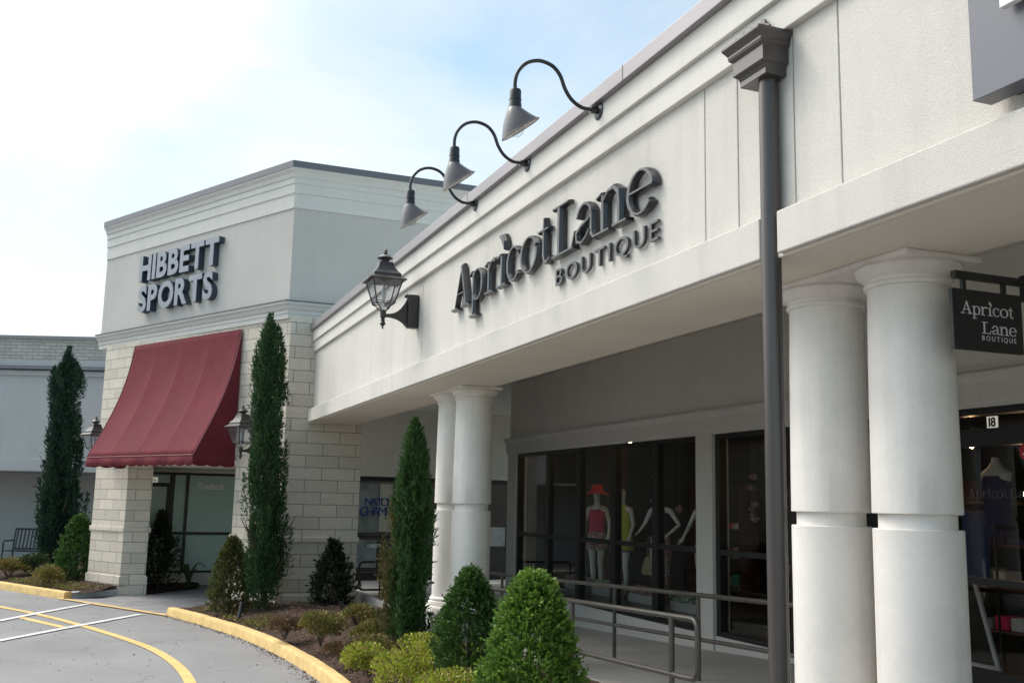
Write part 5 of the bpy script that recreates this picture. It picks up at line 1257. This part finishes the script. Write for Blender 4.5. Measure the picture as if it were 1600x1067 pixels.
    if hat:
        hb_ = MB(); n = 40; vs = []; fs = []
        pf = [(0.27, 0), (.2, .0), (.105, .012), (.1, .03), (.095, .09), (.08, .115), (.02, .12)]
        for i, (r, h) in enumerate(pf):
            for k in range(n):
                a = 2 * math.pi * k / n; fl = (-.06 * (r / .27) ** 2 * (1 + .5 * math.sin(2 * a + .5))) if i < 2 else 0
                vs.append((x + r * math.cos(a), y - .01 + r * math.sin(a), z + 1.69 + h + fl))
        for i in range(len(pf) - 1):
            for k in range(n): k2 = (k + 1) % n; fs.append((i * n + k, i * n + k2, (i + 1) * n + k2, (i + 1) * n + k))
        fs.append(tuple(range((len(pf) - 1) * n, len(pf) * n))); hb_.add(vs, fs)
        o = hb_.build('sun_hat', 'red', t, smooth=True); o.modifiers.new('thick', 'SOLIDIFY').thickness = .005
    t.rotation_euler = (0, 0, rz); return t
dn = lambda s_: ((s_ * .235, .01, 1.16), (s_ * .255, -.04, .94))
mannequin((7.98, 16.1, .44), R(-55), 'mannequin in pink camisole, patterned shorts and floppy red hat', dn(-1), dn(1), 'pink', 'shorts', True)
mannequin((8.02, 15.25, .44), R(-62), 'mannequin in a loose lime yellow tunic with arms hanging', dn(-1), ((.24, -.02, 1.15), (.235, -.12, .95)), 'yellow', 'shorts')
mannequin((8.02, 13.98, .44), R(-62), 'mannequin in a dark sleeveless top with bent elbow and patterned trousers', ((-.25, -.06, 1.17), (-.20, -.27, 1.08)), ((.33, .02, 1.18), (.20, -.12, 1.02)), 'teal', 'pants')
mannequin((8.05, 12.72, .44), R(-62), 'mannequin in a dark top reaching forward, mostly behind the white pilaster', ((-.25, -.06, 1.17), (-.22, -.27, 1.02)), dn(1), 'teal', 'pants')
# hand bag hanging in the window
hbg = thing('handbag', 'straw coloured handbag hanging between the yellow and dark mannequins', 'bag', (8.15, 14.55, .9))
loft_ell([(8.15, 14.55, .82, .10, .17), (8.15, 14.55, .88, .11, .2), (8.15, 14.55, 1.05, .07, .12), (8.15, 14.55, 1.1, .05, .07)]).build('bag_body', 'canvasbag', hbg, smooth=True)
MB().tube(catmull([(8.15, 14.50, 1.09), (8.15, 14.48, 1.3), (8.15, 14.55, 1.42), (8.15, 14.62, 1.3), (8.15, 14.60, 1.09)], 5), .006, 6).build('strap', 'canvasbag', hbg)
MB().tube([(8.15, 14.55, 1.42), (8.15, 14.55, 3.3)], .003, 5).build('cord', 'frame', hbg)
# flower boxes on the platform
def fbox(loc, lb, lm, seed):
    t = thing('flower_box', lb, 'planter', loc, 'flower boxes along the window'); x, y, z = loc
    MB().box(x - .10, x + .10, y - .42, y + .42, z, z + .13).build('box', 'greybox', t, bevel=.006)
    g = np.random.default_rng(seed); n = 700; P = np.stack([x + g.uniform(-.11, .11, n), y + g.uniform(-.43, .43, n), z + .12 + g.uniform(0, .11, n)], 1)
    leaf_mesh('flowers', leaf_faces(P, g.normal(size=(n, 3)) + np.array([0, 0, .6]), g.uniform(.025, .045, n), .025, seed=seed), LM[lm], t); return t
fbox((7.78, 16.35, .44), 'box of pink flowers in the window, left of the hat mannequin', 'pinkflower', 1)
fbox((7.76, 15.25, .44), 'box of pale green flowers in the window at the hat mannequin feet', 'paleflower', 2)
fbox((7.76, 13.95, .44), 'box of pink flowers in the window below the handbag', 'pinkflower', 3)
fbox((7.74, 12.65, .44), 'box of pale green flowers in the window next to the white pilaster', 'paleflower', 4)
fbox((7.80, 9.6, .30), 'box of pale pink flowers in the dark window just left of the downspout', 'pinkflower', 6)
# hanging paper flower strings
gf = np.random.default_rng(70)
for i, (y, x) in enumerate([(15.0, 8.5), (14.55, 8.7), (13.35, 8.6), (12.9, 8.4), (12.55, 8.7), (12.2, 8.5)]):
    t = thing('paper_flower_string', ['string of pink paper flowers beside the lime tunic mannequin', 'string of pink paper flowers just right of the lime tunic mannequin', 'string of pink paper flowers over the bent elbow mannequin', 'string of pink paper flowers in the right window bay, left of centre', 'string of pink paper flowers in the right window bay, right of centre', 'string of pink paper flowers next to the white pilaster'][i], 'decoration', (x, y, 3.3), 'paper flower strings in the window')
    MB().tube([(x, y, 3.3), (x, y, 1.7)], .002, 4).build('thread', 'greycloth', t)
    for z in gf.uniform(1.7, 2.6, 3):
        n = 26; P = np.stack([x + gf.normal(0, .02, n), y + gf.normal(0, .02, n), z + gf.normal(0, .012, n)], 1)
        leaf_mesh('flower', leaf_faces(P, gf.normal(size=(n, 3)), .05, .035, seed=i), LM['pinkflower'], t)
# A-frame board, hanging tops and a dressed torso form seen through the door
af = thing('easel_board', 'white framed A shaped board standing inside the entrance door glass', 'board', (8.4, 7.9, .3))
F = (Vector((8.4, 8.22, .30)), Vector((0, -1, 0)), Vector((-.16, 0, 1)).normalized(), Vector((-1, 0, -.16)).normalized())
def leg(u0, v0, u1, v1, w_=.045):
    d = Vector((u1 - u0, v1 - v0)).normalized(); n = Vector((-d.y, d.x)) * w_ / 2
    MB().fprism(F, [(u0 - n.x, v0 - n.y), (u0 + n.x, v0 + n.y), (u1 + n.x, v1 + n.y), (u1 - n.x, v1 - n.y)], 0, .025).build('board_frame', 'white', af)
leg(-.30, 0, -.17, .93); leg(.30, 0, .17, .93); leg(-.17, .93, .17, .93); leg(-.29, .07, .29, .07)
MB().fprism(F, [(-.27, .1), (.27, .1), (.16, .9), (-.16, .9)], .006, .014).build('board_panel', 'interior', af)
cr = thing('clothes_rail', 'rail of hanging coloured tops inside, glimpsed between downspout and columns', 'clothes rail', (8.6, 8.9, .3))
MB().tube([(8.6, 9.5, .3), (8.6, 9.5, 2.0), (8.6, 8.1, 2.0), (8.6, 8.1, .3)], .014, 8).build('rail', 'rail', cr)
for i, (y, m) in enumerate([(9.35, 'tealbright'), (9.15, 'tealbright'), (8.95, 'greycloth'), (8.75, 'red'), (8.55, 'blue'), (8.35, 'blue')]):
    F = (Vector((8.6, y, 1.2)), Vector((1, 0, 0)), Z3, Vector((0, -1, 0)))
    k = MB(); k.fprism(F, [(-.16, 0), (.16, 0), (.17, .45), (.24, .48), (.25, .6), (.1, .72), (.03, .70), (-.03, .70), (-.1, .72), (-.25, .6), (-.24, .48), (-.17, .45)], -.025, .025); k.build('hanging_top', m, cr, bevel=.015)
tx, ty, tz = 8.5, 7.95, 1.88
tf = thing('torso_form', 'white torso form in a dark purple vest hanging behind the entrance door', 'mannequin', (tx, ty, tz))
loft_ell([(tx, ty, tz - .02, .09, .14), (tx, ty, tz + .16, .085, .135), (tx, ty, tz + .32, .095, .165), (tx, ty, tz + .42, .085, .19), (tx, ty, tz + .48, .05, .10), (tx, ty, tz + .54, .04, .045), (tx, ty, tz + .58, .035, .04)]).build('torso', 'mannequin', tf, smooth=True)
loft_ell([(tx, ty, tz - .10, .115, .18), (tx, ty, tz + .0, .10, .155), (tx, ty, tz + .16, .095, .148), (tx, ty, tz + .33, .105, .172), (tx, ty, tz + .39, .098, .15)]).build('vest', 'purple', tf, smooth=True)
MB().tube([(tx, ty, tz + .57), (tx, ty, 3.3)], .004, 5).build('cord', 'frame', tf)
serif_word('Apricot', 0.0, 0.0, 0.19, door, FAC(XS + .062, 7.32, 2.03), 'rail')
serif_word('Lane', 0.0, 0.0, 0.19, door, FAC(XS + .062, 6.84, 2.03), 'rail')

# ================================================================== unseen tree belt across the car park, added to darken the glass reflections
g = np.random.default_rng(90); n = 9000
u = g.uniform(-60, 130, n); hh = 9 + 3 * np.sin(u * .21) + 2 * np.sin(u * .53 + 1) + 1.5 * np.sin(u * 1.3)
P = np.stack([-72 + g.normal(0, 2.5, n), u, g.random(n) ** .7 * hh - .3], 1)
struct(leaf_mesh('added_tree_belt', leaf_faces(P, g.normal(size=(n, 3)), g.uniform(1.4, 2.8, n), g.uniform(1.0, 1.8, n), seed=91), LM['far'], seed=92), 'stuff')
